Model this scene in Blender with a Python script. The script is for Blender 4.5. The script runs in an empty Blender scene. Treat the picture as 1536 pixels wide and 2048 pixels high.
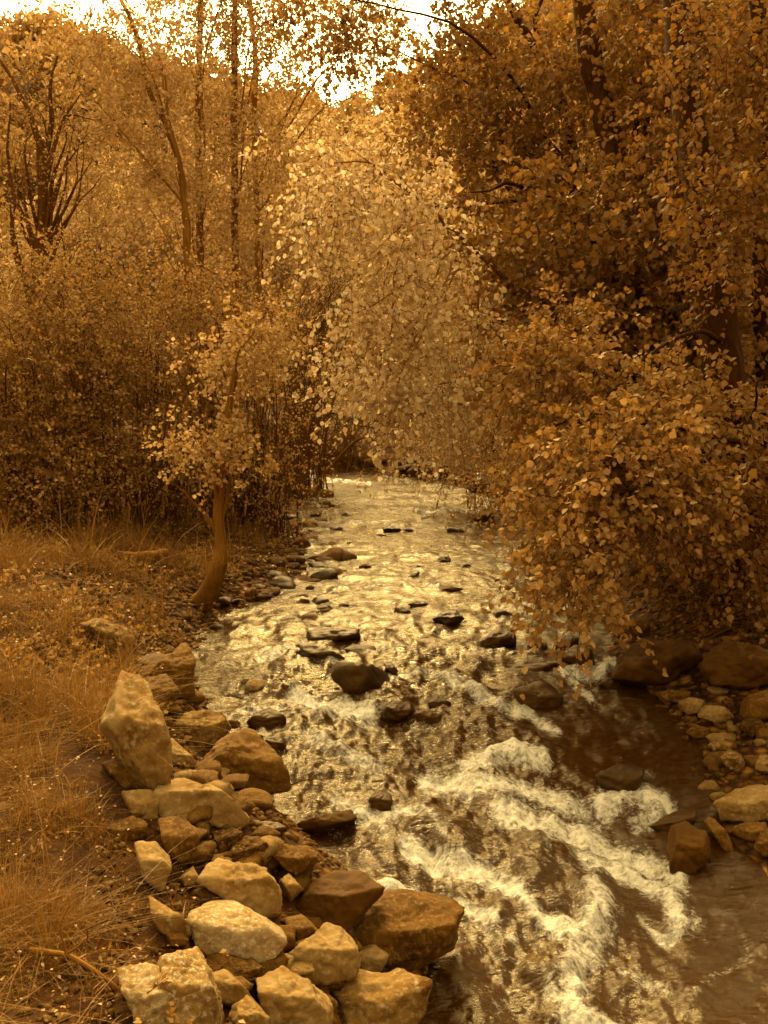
import bpy, bmesh, math, random
import numpy as np
from mathutils import Vector
random.seed(7); rng = np.random.default_rng(11)
S = bpy.context.scene
C = S.collection
PI = math.pi

# ------------------------------------------------------------------ camera model
CAMZ, F = 2.4, 2000.0
PITCH = math.atan((1024-820)/F)
cp, sp = math.cos(PITCH), math.sin(PITCH)
CAM = np.array([0.0, 0.0, CAMZ])
def ray(px, py):
    u, v = (px-768)/F, (1024-py)/F
    return np.array([u, cp+v*sp, -sp+v*cp])
def pt(px, py, D):
    return CAM + D*ray(px, py)

# ------------------------------------------------------------------ noise
def _h(i, j, k, s):
    n = (i.astype(np.int64)*374761393 + j.astype(np.int64)*668265263 + k.astype(np.int64)*2147483647 + s*1274126177) & 0xffffffff
    n = ((n ^ (n >> 13))*1274126177) & 0xffffffff
    n = ((n ^ (n >> 16))*2246822519) & 0xffffffff
    return ((n ^ (n >> 15)) & 0xffffff)/float(0xffffff)
def vnoise(p, s=0):
    p = np.asarray(p, float); f = np.floor(p); t = p-f; t = t*t*(3-2*t); i = f.astype(np.int64)
    r = 0
    for a in (0, 1):
        for b in (0, 1):
            for c in (0, 1):
                w = (t[:, 0] if a else 1-t[:, 0])*(t[:, 1] if b else 1-t[:, 1])*(t[:, 2] if c else 1-t[:, 2])
                r = r + w*_h(i[:, 0]+a, i[:, 1]+b, i[:, 2]+c, s)
    return r*2-1
def fbm(p, o=4, s=0, g=.5):
    r, a, f = 0, 1, 1
    for k in range(o):
        r = r + a*vnoise(np.asarray(p)*f, s+k*17); a *= g; f *= 2.03
    return r
def sm(x, a, b):
    t = np.clip((x-a)/(b-a), 0, 1); return t*t*(3-2*t)

# ------------------------------------------------------------------ creek and ground shape
WY = [0, 2, 4.5, 6, 7.3, 8.6, 10, 14, 20, 30, 36, 45, 60, 400]
WZ = [-.66, -.62, -.56, -.42, -.22, -.07, 0, .05, .15, .34, .45, .62, .8, 2]
def wz(Y): return np.interp(Y, WY, WZ)
def whit(px, py):
    d = ray(px, py); Y = np.linspace(1.5, 60, 6000); z = CAMZ + Y*d[2]/d[1]
    k = np.argmax(z < wz(Y)+1e-4)
    y = Y[k]; return np.array([d[0]/d[1]*y, y, wz(y)])
LE = [(850, 2048), (860, 1940), (690, 1760), (520, 1640), (480, 1520), (430, 1440), (385, 1370), (370, 1300), (420, 1225), (540, 1195), (600, 1150), (600, 1060), (590, 1000), (595, 965)]
RE = [(1760, 2048), (1640, 1820), (1480, 1690), (1420, 1560), (1360, 1450), (1290, 1390), (1225, 1350), (1220, 1300), (1230, 1240), (1200, 1190), (1120, 1100), (1040, 1020), (985, 988), (880, 966), (745, 948)]
L3 = np.array([whit(*p) for p in LE]); R3 = np.array([whit(*p) for p in RE])
LYv = np.concatenate([[-60], L3[:, 1], [33, 36, 60]]); LXv = np.concatenate([[L3[0, 0]-.1], L3[:, 0], [-4.2, -14, -30]])
RYv = np.concatenate([[-60], R3[:, 1], [R3[-1, 1]+2, R3[-1, 1]+6, 70]]); RXv = np.concatenate([[R3[0, 0]+.2], R3[:, 0], [-3, -10, -24]])
o_ = np.argsort(LYv); LYv, LXv = LYv[o_], LXv[o_]
o_ = np.argsort(RYv); RYv, RXv = RYv[o_], RXv[o_]
def xl(Y): return np.interp(Y, LYv, LXv)
def xr(Y): return np.interp(Y, RYv, RXv)
TH = np.arctan((np.array([-3000, -600, 0, 200, 400, 600, 700, 800, 1100, 1536, 2200, 4500])-768)/F)
TE = np.array([.2, .32, .30, .29, .285, .268, .262, .28, .345, .4, .4, .2])
def ground(X, Y, fine=True):
    X = np.atleast_1d(np.asarray(X, float)); Y = np.atleast_1d(np.asarray(Y, float))
    w = wz(Y); l, r = xl(Y), xr(Y)
    dl, dr = l-X, X-r
    A = np.interp(Y, [2, 8, 11, 14, 26, 34], [1.05, .95, .75, .42, .45, .9]); B = np.interp(Y, [2, 8, 11, 14, 26, 34], [.75, .8, .9, 1.3, 1.4, 2])
    hl = A*(1-np.exp(-np.maximum(dl, 0)/B)) + .05*np.maximum(dl, 0)
    Ar = np.interp(Y, [2, 7, 9, 13, 34], [.35, .4, .6, .8, .9]); Br = np.interp(Y, [2, 8, 13, 34], [1.4, 1.4, 1.1, 2.2])
    hr = Ar*(1-np.exp(-np.maximum(dr, 0)/Br)) + .06*np.maximum(dr, 0)
    depth = -np.minimum(.24, np.maximum(0, np.minimum(-dl, -dr))*.35)
    h = w + np.where(dl > 0, hl, np.where(dr > 0, hr, depth))
    rho = np.hypot(X, Y); th = np.arctan2(X, Y)
    e = np.interp(th, TH, TE)
    h = h + e*175*sm(rho, 48, 175)*(1-.5*sm(rho, 200, 420))
    P = np.stack([X, Y, 0*X], 1)
    h = h + sm(rho, 40, 120)*3*fbm(P*.03, 3, 3)
    if fine:
        out = np.maximum(np.maximum(dl, dr), 0)
        h = h + (.03+.07*sm(out, .2, 2))*fbm(P*1.1, 4, 5)
    return h
def gz(x, y): return float(ground(x, y)[0])
def ghit(px, py, water=True):
    d = ray(px, py); Y = np.concatenate([np.linspace(1.5, 20, 1500), np.linspace(20.02, 70, 1200)])
    z = CAMZ+Y*d[2]/d[1]; X = d[0]/d[1]*Y
    g = ground(X, Y, False)
    if water: g = np.maximum(g, wz(Y)-.02)
    k = int(np.argmax(z < g)) if (z < g).any() else len(Y)-1
    return np.array([X[k], Y[k], z[k]])
def gpt(px, D):
    x, y = (px-768)/F*D, D
    return np.array([x, y, gz(x, y)])

# ------------------------------------------------------------------ mesh helpers
def mesh(name, V, faces, mats, midx=None, smooth=False, attrs=None):
    """faces: list of (K, n) int arrays"""
    me = bpy.data.meshes.new(name)
    V = np.asarray(V, np.float32)
    me.vertices.add(len(V)); me.vertices.foreach_set('co', V.ravel())
    fs = [np.asarray(f, np.int32) for f in faces if len(f)]
    nl = sum(f.size for f in fs); nf = sum(len(f) for f in fs)
    me.loops.add(nl); me.polygons.add(nf)
    me.loops.foreach_set('vertex_index', np.concatenate([f.ravel() for f in fs]))
    tot = np.concatenate([np.full(len(f), f.shape[1], np.int32) for f in fs])
    st = np.concatenate([[0], np.cumsum(tot)[:-1]]).astype(np.int32)
    me.polygons.foreach_set('loop_start', st)
    try: me.polygons.foreach_set('loop_total', tot)
    except Exception: pass
    for m in mats: me.materials.append(m)
    if midx is not None: me.polygons.foreach_set('material_index', np.asarray(midx, np.int32))
    if smooth is not False:
        me.polygons.foreach_set('use_smooth', np.full(nf, True) if smooth is True else np.asarray(smooth, bool))
    for k, a in (attrs or {}).items():
        a = np.asarray(a, np.float32)
        if a.ndim == 1:
            at = me.attributes.new(k, 'FLOAT', 'POINT'); at.data.foreach_set('value', a)
        else:
            at = me.attributes.new(k, 'FLOAT_VECTOR', 'POINT'); at.data.foreach_set('vector', a.ravel())
    me.update(calc_edges=True); me.validate()
    return me
def obj(name, me, parent=None, loc=None):
    o = bpy.data.objects.new(name, me); C.objects.link(o)
    if parent is not None: o.parent = parent
    if loc is not None: o.location = loc
    return o
def tag(o, label, cat, group=None):
    o['label'] = label; o['category'] = cat
    if group: o['group'] = group
    return o
def kind(o, k): o['kind'] = k; return o

def tubes(P, R, sides):
    """P (T,K,3), R (T,K) -> V, quads"""
    P = np.asarray(P, float); R = np.asarray(R, float); T, K = P.shape[:2]
    d = np.gradient(P, axis=1); d /= np.linalg.norm(d, axis=2, keepdims=True)+1e-9
    ref = np.where(np.abs(d[:, :1, 2:3]) > .8, np.array([1., 0, 0]), np.array([0, 0, 1.]))
    ref = np.broadcast_to(ref, d.shape)
    a = np.cross(d, ref); a /= np.linalg.norm(a, axis=2, keepdims=True)+1e-9
    b = np.cross(d, a)
    an = np.arange(sides)*2*PI/sides
    V = P[:, :, None] + R[:, :, None, None]*(np.cos(an)[:, None]*a[:, :, None]+np.sin(an)[:, None]*b[:, :, None])
    idx = np.arange(T*K*sides).reshape(T, K, sides)
    q = np.stack([idx[:, :-1], np.roll(idx, -1, 2)[:, :-1], np.roll(idx, -1, 2)[:, 1:], idx[:, 1:]], -1).reshape(-1, 4)
    return V.reshape(-1, 3), q
def spline(pts, n):
    pts = np.asarray(pts, float); k = len(pts)
    if k == 2:
        t = np.linspace(0, 1, n)[:, None]; return pts[0]*(1-t)+pts[1]*t
    P = np.vstack([2*pts[0]-pts[1], pts, 2*pts[-1]-pts[-2]])
    t = np.linspace(0, k-1-1e-6, n); i = t.astype(int); f = (t-i)[:, None]
    a, b, c, d = P[i], P[i+1], P[i+2], P[i+3]
    return .5*((2*b)+(-a+c)*f+(2*a-5*b+4*c-d)*f**2+(-a+3*b-3*c+d)*f**3)
def limb(pts, r0, r1, n=14, sides=8, wob=.0, rough=.12, seed=0):
    p = spline(pts, n)
    L = np.linalg.norm(p[-1]-p[0])
    if wob: p[1:] = p[1:] + wob*L*np.stack([fbm(np.stack([np.linspace(0, 3, n-1), np.full(n-1, seed*3.7+k*9.1), np.zeros(n-1)], 1), 2, seed) for k in range(3)], 1)
    r = r0+(r1-r0)*np.linspace(0, 1, n)**.8
    V, q = tubes(p[None], r[None], sides)
    if rough:
        c = np.repeat(p, sides, 0); dv = V-c
        V = c+dv*(1+rough*fbm(V*np.array([7, 7, 2.5])/(.6+r0*2.5), 3, seed))[:, None]
    return V, q, p, r

# ------------------------------------------------------------------ materials
def sep(v, k=1.0):
    u = v*k
    """sepia toned albedo of brightness v"""
    g = np.interp(u, [0, .06, .15, .3, .5, .8], [.31, .35, .41, .49, .63, .87])
    b = np.interp(u, [0, .06, .15, .3, .5, .8], [.01, .02, .045, .10, .23, .62])
    return (v, v*g, v*b, 1)
def nm(name):
    m = bpy.data.materials.new(name); m.use_nodes = True; nt = m.node_tree; nt.nodes.clear()
    def N(t, **kw):
        n = nt.nodes.new(t)
        for k, v in kw.items():
            if k in n.inputs: n.inputs[k].default_value = v
            else: setattr(n, k, v)
        return n
    return m, nt, N, nt.links.new
def ramp(N, stops):
    r = N('ShaderNodeValToRGB'); e = r.color_ramp.elements
    while len(e) < len(stops): e.new(.5)
    for x, (p, c) in zip(e, stops): x.position = p; x.color = c
    return r
def leaf_mat(name, lo, hi, tr=.45, clump=.5, gloss=.06):
    m, nt, N, L = nm(name)
    out = N('ShaderNodeOutputMaterial'); geo = N('ShaderNodeNewGeometry'); tc = N('ShaderNodeTexCoord')
    nz = N('ShaderNodeTexNoise', Scale=1.1, Detail=2.0); L(tc.outputs['Object'], nz.inputs['Vector'])
    mx = N('ShaderNodeMix'); mx.inputs[0].default_value = clump
    L(geo.outputs['Random Per Island'], mx.inputs[2]); L(nz.outputs[0], mx.inputs[3])
    r = ramp(N, [(.15, sep(lo)), (.5, sep((lo+hi)/2)), (.85, sep(hi))]); L(mx.outputs[0], r.inputs[0])
    d = N('ShaderNodeBsdfDiffuse'); t = N('ShaderNodeBsdfTranslucent'); g = N('ShaderNodeBsdfGlossy', Roughness=.45)
    g.inputs['Color'].default_value = (1, .9, .7, 1)
    L(r.outputs[0], d.inputs[0]); L(r.outputs[0], t.inputs[0])
    a = N('ShaderNodeMixShader', Fac=tr); a.inputs[0].default_value = tr; L(d.outputs[0], a.inputs[1]); L(t.outputs[0], a.inputs[2])
    b = N('ShaderNodeMixShader'); b.inputs[0].default_value = gloss; L(a.outputs[0], b.inputs[1]); L(g.outputs[0], b.inputs[2])
    L(b.outputs[0], out.inputs[0]); return m
def surf(name, lo, hi, scale=6, rough=.85, bump=.4, bscale=25, spec=.3, speck=None, wet=False, stretch=None, pits=0, k=1.0):
    m, nt, N, L = nm(name)
    out = N('ShaderNodeOutputMaterial'); p = N('ShaderNodeBsdfPrincipled'); L(p.outputs[0], out.inputs[0])
    tc = N('ShaderNodeTexCoord'); vec = tc.outputs['Object']
    if stretch:
        mp = N('ShaderNodeMapping'); mp.inputs['Scale'].default_value = stretch; L(vec, mp.inputs[0]); vec = mp.outputs[0]
    oi = N('ShaderNodeObjectInfo'); off = N('ShaderNodeVectorMath', operation='SCALE')
    off.inputs[0].default_value = (31, 17, 23); L(oi.outputs['Random'], off.inputs['Scale'])
    ad = N('ShaderNodeVectorMath', operation='ADD'); L(vec, ad.inputs[0]); L(off.outputs[0], ad.inputs[1]); vec = ad.outputs[0]
    n1 = N('ShaderNodeTexNoise', Scale=scale, Detail=8.0, Roughness=.65, Distortion=.4); L(vec, n1.inputs['Vector'])
    jit = N('ShaderNodeMath', operation='MULTIPLY_ADD'); L(oi.outputs['Random'], jit.inputs[0]); jit.inputs[1].default_value = .22; jit.inputs[2].default_value = -.11
    fac = N('ShaderNodeMath', operation='ADD'); L(n1.outputs[0], fac.inputs[0]); L(jit.outputs[0], fac.inputs[1])
    r = ramp(N, [(.28, sep(lo, k)), (.47, sep(lo*.45+hi*.55, k)), (.72, sep(hi, k))]); L(fac.outputs[0], r.inputs[0]); col = r.outputs[0]
    if speck:
        v = N('ShaderNodeTexNoise', Scale=speck[0], Detail=3.0, Roughness=.7); L(vec, v.inputs['Vector'])
        r2 = ramp(N, [(.50, (0, 0, 0, 1)), (.72, (1, 1, 1, 1))]); L(v.outputs[0], r2.inputs[0])
        mx = N('ShaderNodeMix', data_type='RGBA'); L(r2.outputs[0], mx.inputs[0]); L(col, mx.inputs[6]); mx.inputs[7].default_value = sep(speck[1], k); col = mx.outputs[2]
    L(col, p.inputs['Base Color'])
    p.inputs['Roughness'].default_value = rough; p.inputs['Specular IOR Level'].default_value = spec; p.inputs['Specular Tint'].default_value = (1, .7, .3, 1)
    n2 = N('ShaderNodeTexNoise', Scale=bscale, Detail=9.0, Roughness=.7); L(vec, n2.inputs['Vector'])
    n3 = N('ShaderNodeTexNoise', Scale=scale*1.1, Detail=5.0, Roughness=.6, Distortion=.8, noise_type='RIDGED_MULTIFRACTAL'); L(vec, n3.inputs['Vector'])
    bm0 = N('ShaderNodeBump', Strength=bump*.8, Distance=-.018); L(n3.outputs[0], bm0.inputs['Height'])
    bm = N('ShaderNodeBump', Strength=bump, Distance=.022); L(n2.outputs[0], bm.inputs['Height']); L(bm0.outputs[0], bm.inputs['Normal']); L(bm.outputs[0], p.inputs['Normal'])
    return m
M = {}
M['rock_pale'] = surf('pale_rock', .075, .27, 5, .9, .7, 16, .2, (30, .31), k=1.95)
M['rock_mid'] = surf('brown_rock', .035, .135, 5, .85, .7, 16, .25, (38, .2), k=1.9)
M['rock_dark'] = surf('dark_rock', .022, .085, 5, .75, .6, 18, .25, k=1.8)  # dark brown stone, no speckles
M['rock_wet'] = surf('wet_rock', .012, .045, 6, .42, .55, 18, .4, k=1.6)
M['rock_speck'] = surf('speckled_rock', .12, .36, 9, .9, .8, 34, .2, (50, .5), k=1.7)
M['bark'] = surf('bark', .05, .15, 5, .95, .9, 14, .15, None, False, (3, 3, .6))
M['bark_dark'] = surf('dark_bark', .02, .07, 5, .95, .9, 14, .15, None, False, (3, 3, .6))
M['bark_pale'] = surf('pale_bark', .10, .26, 5, .95, .9, 14, .15, None, False, (3, 3, .5))
M['twig'] = surf('twig_bark', .05, .13, 5, .9, .2, 20, .2)
M['twig_pale'] = surf('dry_twig', .12, .26, 5, .9, .2, 20, .2)
M['driftwood'] = surf('driftwood', .12, .26, 5, .9, .7, 12, .2)
M['grass'] = leaf_mat('dry_grass', .06, .36, .35, .75, .02)
M['litter'] = leaf_mat('leaf_litter', .10, .34, .2, .2, .05)
M['leaf_bright'] = leaf_mat('bright_leaf', .42, .72, .56, .35, .04)
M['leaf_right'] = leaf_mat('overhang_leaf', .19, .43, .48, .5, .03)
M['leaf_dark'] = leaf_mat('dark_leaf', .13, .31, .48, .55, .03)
M['leaf_mid'] = leaf_mat('mid_leaf', .28, .58, .48, .5, .03)
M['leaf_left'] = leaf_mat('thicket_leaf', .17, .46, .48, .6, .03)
M['leaf_far'] = leaf_mat('far_leaf', .36, .68, .5, .5, .02)
M['hill_leaf'] = leaf_mat('hill_leaf', .28, .52, .45, .6, .02)

def ground_mat():
    m, nt, N, L = nm('soil_and_gravel')
    out = N('ShaderNodeOutputMaterial'); p = N('ShaderNodeBsdfPrincipled', Roughness=.95); L(p.outputs[0], out.inputs[0])
    p.inputs['Specular IOR Level'].default_value = .15
    tc = N('ShaderNodeTexCoord'); v = tc.outputs['Object']
    n1 = N('ShaderNodeTexNoise', Scale=1.6, Detail=9.0, Roughness=.7); L(v, n1.inputs['Vector'])
    soil = ramp(N, [(.3, sep(.04)), (.5, sep(.06)), (.7, sep(.16))]); L(n1.outputs[0], soil.inputs[0])
    vo = N('ShaderNodeTexVoronoi', Scale=11.0); L(v, vo.inputs['Vector'])
    wn = N('ShaderNodeSeparateColor'); L(vo.outputs['Color'], wn.inputs[0])
    peb = ramp(N, [(.0, sep(.05)), (.6, sep(.14)), (1, sep(.30))]); L(wn.outputs[0], peb.inputs[0])
    edge = ramp(N, [(.25, (1, 1, 1, 1)), (.62, (.25, .2, .15, 1))]); L(vo.outputs['Distance'], edge.inputs[0])
    pm = N('ShaderNodeMix', data_type='RGBA', blend_type='MULTIPLY'); pm.inputs[0].default_value = 1; L(peb.outputs[0], pm.inputs[6]); L(edge.outputs[0], pm.inputs[7])
    at = N('ShaderNodeAttribute', attribute_name='gravel')
    mx = N('ShaderNodeMix', data_type='RGBA'); L(at.outputs['Fac'], mx.inputs[0]); L(soil.outputs[0], mx.inputs[6]); L(pm.outputs[2], mx.inputs[7])
    L(mx.outputs[2], p.inputs['Base Color'])
    inv = N('ShaderNodeMath', operation='MULTIPLY'); inv.inputs[1].default_value = -1; L(vo.outputs['Distance'], inv.inputs[0])
    n2 = N('ShaderNodeTexNoise', Scale=22.0, Detail=8.0, Roughness=.7); L(v, n2.inputs['Vector'])
    hm = N('ShaderNodeMix'); L(at.outputs['Fac'], hm.inputs[0]); L(n2.outputs[0], hm.inputs[2]); L(inv.outputs[0], hm.inputs[3])
    b = N('ShaderNodeBump', Strength=.9, Distance=.05); L(hm.outputs[0], b.inputs['Height']); L(b.outputs[0], p.inputs['Normal'])
    return m
def water_mat():
    m, nt, N, L = nm('creek_water')
    out = N('ShaderNodeOutputMaterial')
    fl = N('ShaderNodeAttribute', attribute_name='flow')      # x across, y along the stream
    foam = N('ShaderNodeAttribute', attribute_name='foam'); rapid = N('ShaderNodeAttribute', attribute_name='rapid')
    mp = N('ShaderNodeMapping'); mp.inputs['Scale'].default_value = (1, 1.15, 1); mp.inputs['Rotation'].default_value = (0, 0, .5); L(fl.outputs['Vector'], mp.inputs[0])
    # foam cover: mask + frothy noise
    na = N('ShaderNodeTexNoise', Scale=5.0, Detail=3.0, Roughness=.55); L(mp.outputs[0], na.inputs['Vector'])
    nb = N('ShaderNodeTexNoise', Scale=17.0, Detail=6.0, Roughness=.72, Distortion=.25); L(mp.outputs[0], nb.inputs['Vector'])
    s0 = N('ShaderNodeMath', operation='MULTIPLY_ADD'); L(na.outputs[0], s0.inputs[0]); s0.inputs[1].default_value = .9; s0.inputs[2].default_value = -.45
    s1 = N('ShaderNodeMath', operation='MULTIPLY_ADD'); L(nb.outputs[0], s1.inputs[0]); s1.inputs[1].default_value = 2.3; L(s0.outputs[0], s1.inputs[2])
    nd = N('ShaderNodeTexNoise', Scale=42.0, Detail=4.0, Roughness=.7, Distortion=.3); L(mp.outputs[0], nd.inputs['Vector'])
    s15 = N('ShaderNodeMath', operation='MULTIPLY_ADD'); L(nd.outputs[0], s15.inputs[0]); s15.inputs[1].default_value = 1.5; L(s1.outputs[0], s15.inputs[2]); s1 = s15
    s2 = N('ShaderNodeMath', operation='MULTIPLY_ADD'); L(foam.outputs['Fac'], s2.inputs[0]); s2.inputs[1].default_value = 1.3; L(s1.outputs[0], s2.inputs[2])
    cov = N('ShaderNodeMapRange', interpolation_type='SMOOTHSTEP'); L(s2.outputs[0], cov.inputs['Value']); cov.inputs['From Min'].default_value = 2.3; cov.inputs['From Max'].default_value = 3.6
    cl = N('ShaderNodeMath', operation='MULTIPLY', use_clamp=True); L(cov.outputs[0], cl.inputs[0]); cl.inputs[1].default_value = .95
    # ripples
    n2 = N('ShaderNodeTexNoise', Scale=9.0, Detail=5.0, Roughness=.6, Distortion=.5); rm = N('ShaderNodeMapping'); rm.inputs['Scale'].default_value = (.5, 1.15, 1); L(fl.outputs['Vector'], rm.inputs[0]); L(rm.outputs[0], n2.inputs['Vector'])
    n3 = N('ShaderNodeTexNoise', Scale=30.0, Detail=4.0, Roughness=.6); L(rm.outputs[0], n3.inputs['Vector'])
    lf = N('ShaderNodeTexNoise', Scale=.9, Detail=3.0); L(rm.outputs[0], lf.inputs['Vector'])
    st = N('ShaderNodeMapRange'); L(lf.outputs[0], st.inputs['Value']); st.inputs['From Min'].default_value = .38; st.inputs['From Max'].default_value = .6; st.inputs['To Min'].default_value = .25; st.inputs['To Max'].default_value = 1
    b1 = N('ShaderNodeBump', Distance=.042); L(st.outputs[0], b1.inputs['Strength']); L(n2.outputs[0], b1.inputs['Height'])
    b2 = N('ShaderNodeBump', Strength=.45, Distance=.018); L(n3.outputs[0], b2.inputs['Height']); L(b1.outputs[0], b2.inputs['Normal'])
    b3 = N('ShaderNodeBump', Strength=.8, Distance=.05); L(nb.outputs[0], b3.inputs['Height']); L(b1.outputs[0], b3.inputs['Normal'])
    fr = N('ShaderNodeFresnel', IOR=1.34); L(b2.outputs[0], fr.inputs['Normal'])
    gl = N('ShaderNodeBsdfGlossy', Roughness=.15); gl.inputs['Color'].default_value = (1, .89, .66, 1); L(b2.outputs[0], gl.inputs['Normal'])
    tr = N('ShaderNodeBsdfTransparent'); tr.inputs['Color'].default_value = (.42, .3, .15, 1)
    mud = N('ShaderNodeBsdfDiffuse'); mud.inputs['Color'].default_value = sep(.06)
    body = N('ShaderNodeMixShader'); body.inputs[0].default_value = .5; L(tr.outputs[0], body.inputs[1]); L(mud.outputs[0], body.inputs[2])
    wt = N('ShaderNodeMixShader'); L(fr.outputs[0], wt.inputs[0]); L(body.outputs[0], wt.inputs[1]); L(gl.outputs[0], wt.inputs[2])
    fd = N('ShaderNodeBsdfPrincipled', Roughness=.55); fd.inputs['Base Color'].default_value = (.74, .70, .60, 1); L(b3.outputs[0], fd.inputs['Normal'])
    mx = N('ShaderNodeMixShader'); L(cl.outputs[0], mx.inputs[0]); L(wt.outputs[0], mx.inputs[1]); L(fd.outputs[0], mx.inputs[2])
    L(mx.outputs[0], out.inputs[0]); return m

# ------------------------------------------------------------------ ground sheet
def axis(lo, hi, d0, dmin, grow, c=0):
    def half(L):
        v = [0.0]; s = dmin
        while v[-1] < L:
            if v[-1] > d0: s *= grow
            v.append(v[-1]+s)
        return v
    a = half(hi-c); b = half(c-lo)
    return np.array([c-x for x in b[:0:-1]]+[c+x for x in a])
gx = axis(-420, 420, 5, .09, 1.045); gy = axis(-260, 460, 12, .10, 1.04, 2)
GX, GY = np.meshgrid(gx, gy)
ff = ground(GX.ravel(), GY.ravel())
V = np.stack([GX.ravel(), GY.ravel(), ff], 1)
nx, ny = len(gx), len(gy)
idx = np.arange(nx*ny).reshape(ny, nx)
q = np.stack([idx[:-1, :-1], idx[:-1, 1:], idx[1:, 1:], idx[1:, :-1]], -1).reshape(-1, 4)
dl = xl(V[:, 1])-V[:, 0]; dr = V[:, 0]-xr(V[:, 1])
gm = np.maximum(1-sm(dl, np.interp(V[:, 1], [0, 10, 14, 28], [.4, .2, .2, .3]), np.interp(V[:, 1], [0, 10, 14, 28], [1.0, .5, .6, .9])), 0)*(1-sm(dr, 1.2, 2.2))
kind(obj('ground', mesh('ground', V, [q], [ground_mat()], None, True, {'gravel': gm})), 'structure')

# ------------------------------------------------------------------ creek water
STROKES = [
 ([(520, 1312), (600, 1302), (670, 1328)], 20, .85), ([(585, 1380), (640, 1395), (690, 1412), (740, 1425)], 24, 1.1),
 ([(480, 1422), (560, 1412), (640, 1432), (760, 1440)], 11, .8), ([(610, 1470), (690, 1510), (760, 1535)], 26, .75),
 ([(670, 1600), (740, 1635), (800, 1622), (860, 1645)], 24, .95), ([(760, 1640), (770, 1690)], 16, .8), ([(860, 1660), (890, 1700)], 12, .7),
 ([(780, 1352), (850, 1345), (930, 1360)], 13, .8), ([(900, 1368), (1000, 1415), (1060, 1422), (1110, 1465)], 20, 1.0),
 ([(930, 1545), (1010, 1515), (1090, 1530)], 24, 1.15), ([(850, 1560), (960, 1580), (1060, 1590), (1160, 1615)], 34, 1.05),
 ([(1000, 1640), (1100, 1655), (1200, 1680), (1300, 1725), (1350, 1760)], 40, 1.05), ([(1100, 1690), (1090, 1730)], 16, .7), ([(1180, 1620), (1230, 1690)], 20, .8),
 ([(810, 1708), (900, 1740), (980, 1765), (1040, 1800), (1080, 1850), (1150, 1875)], 30, 1.15),
 ([(1170, 1720), (1260, 1740), (1340, 1790), (1355, 1840)], 40, 1.1), ([(750, 1792), (830, 1783), (910, 1800), (990, 1845)], 16, 1.1),
 ([(1200, 1610), (1260, 1588), (1335, 1608)], 30, 1.1), ([(1335, 1605), (1270, 1650)], 22, .9), ([(1230, 1560), (1300, 1550)], 14, .6),
 ([(1200, 1810), (1175, 1890), (1150, 1950), (1140, 2050)], 60, .95), ([(1285, 1840), (1330, 1880), (1395, 1835)], 20, .9),
 ([(1100, 1985), (1150, 2030), (1250, 2060)], 34, 1.0), ([(1245, 1325), (1200, 1345), (1130, 1350), (1180, 1392)], 20, 1.0), ([(1380, 2010), (1420, 1960), (1500, 1900)], 16, .45),
 ([(1030, 1880), (960, 1850)], 18, .7), ([(1240, 1940), (1330, 1980)], 26, .6),
 ([(612, 950), (640, 935)], 7, 1.2), ([(620, 955), (680, 962), (740, 966)], 8, 1.2), ([(830, 1024), (960, 1022)], 5, .9), ([(640, 1010), (740, 1000)], 4, .6), ([(700, 1045), (960, 1052)], 5, .5),
 ([(650, 1180), (760, 1172), (930, 1180)], 6, .6), ([(640, 1235), (720, 1245)], 6, .5), ([(740, 1290), (950, 1305), (1080, 1310)], 10, .55), ([(860, 1260), (940, 1262)], 6, .6)]
ys = np.concatenate([np.arange(1.2, 9, .02), np.arange(9, 17, .045), np.arange(17, 62, .14)])
nc = 280
tt = np.linspace(0, 1, nc)
YY = np.repeat(ys, nc); TT = np.tile(tt, len(ys))
l0, r0 = xl(YY)-.5, xr(YY)+.5
XX = l0+(r0-l0)*TT
foam = np.zeros(len(XX)); near = (YY < 60)
PX = XX/YY
for pts, wpx, s in STROKES:
    w3 = [whit(*p) for p in pts]
    for a, b in zip(w3[:-1], w3[1:]):
        ax, ay, bx, by = a[0], a[1], b[0], b[1]
        D = (ay+by)/2; wr = .5*wpx*D/F; wl = wr/max(.12, (CAMZ-.0)/D)     # foam patch: half width across, and length along the stream
        vx, vy = (bx-ax)/wr, (by-ay)/wl
        qx, qy = (XX-ax)/wr, (YY-ay)/wl
        t = np.clip((qx*vx+qy*vy)/(vx*vx+vy*vy+1e-9), 0, 1)
        d2 = (qx-t*vx)**2+(qy-t*vy)**2
        foam = np.maximum(foam, s*np.exp(-d2*.55))
P0 = np.stack([XX, YY, 0*XX], 1)
rap = np.clip(sm(YY, 3, 4.5)*(1-sm(YY, 8.5, 13)), 0, 1)*sm((r0-XX), 1.2, 1.9)*sm((XX-l0), .5, .9)
rap = np.maximum(rap*.55, np.minimum(foam, 1))
fl = P0.copy(); fl[:, 0] += -.35*np.interp(YY, [0, 4, 9, 14], [5, 4, 0, 0])*0
wv = fbm(P0*np.array([3.2, 2.0, 1]), 4, 21)
wv2 = fbm(P0*np.array([9, 6.0, 1]), 3, 22)
bil = fbm(P0*np.array([6, 6, 1]), 2, 31); bil2 = fbm(P0*np.array([15, 15, 1]), 2, 32)
crest = 1-np.abs(fbm(P0*np.array([2.6, 1.7, 1])+3.1, 3, 23))
ZZ = wz(YY)+.018*wv+.009*wv2+.022*sm(YY, 9, 13)*.6*fbm(P0*np.array([1.6, 2.2, 1]), 4, 41)+.012*sm(YY, 8, 12)*fbm(P0*np.array([4, 6, 1]), 2, 42)+rap*(.065*wv+.06*(crest-.6)+.045*(np.abs(bil)-.3)+.022*(np.abs(bil2)-.3))
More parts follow.
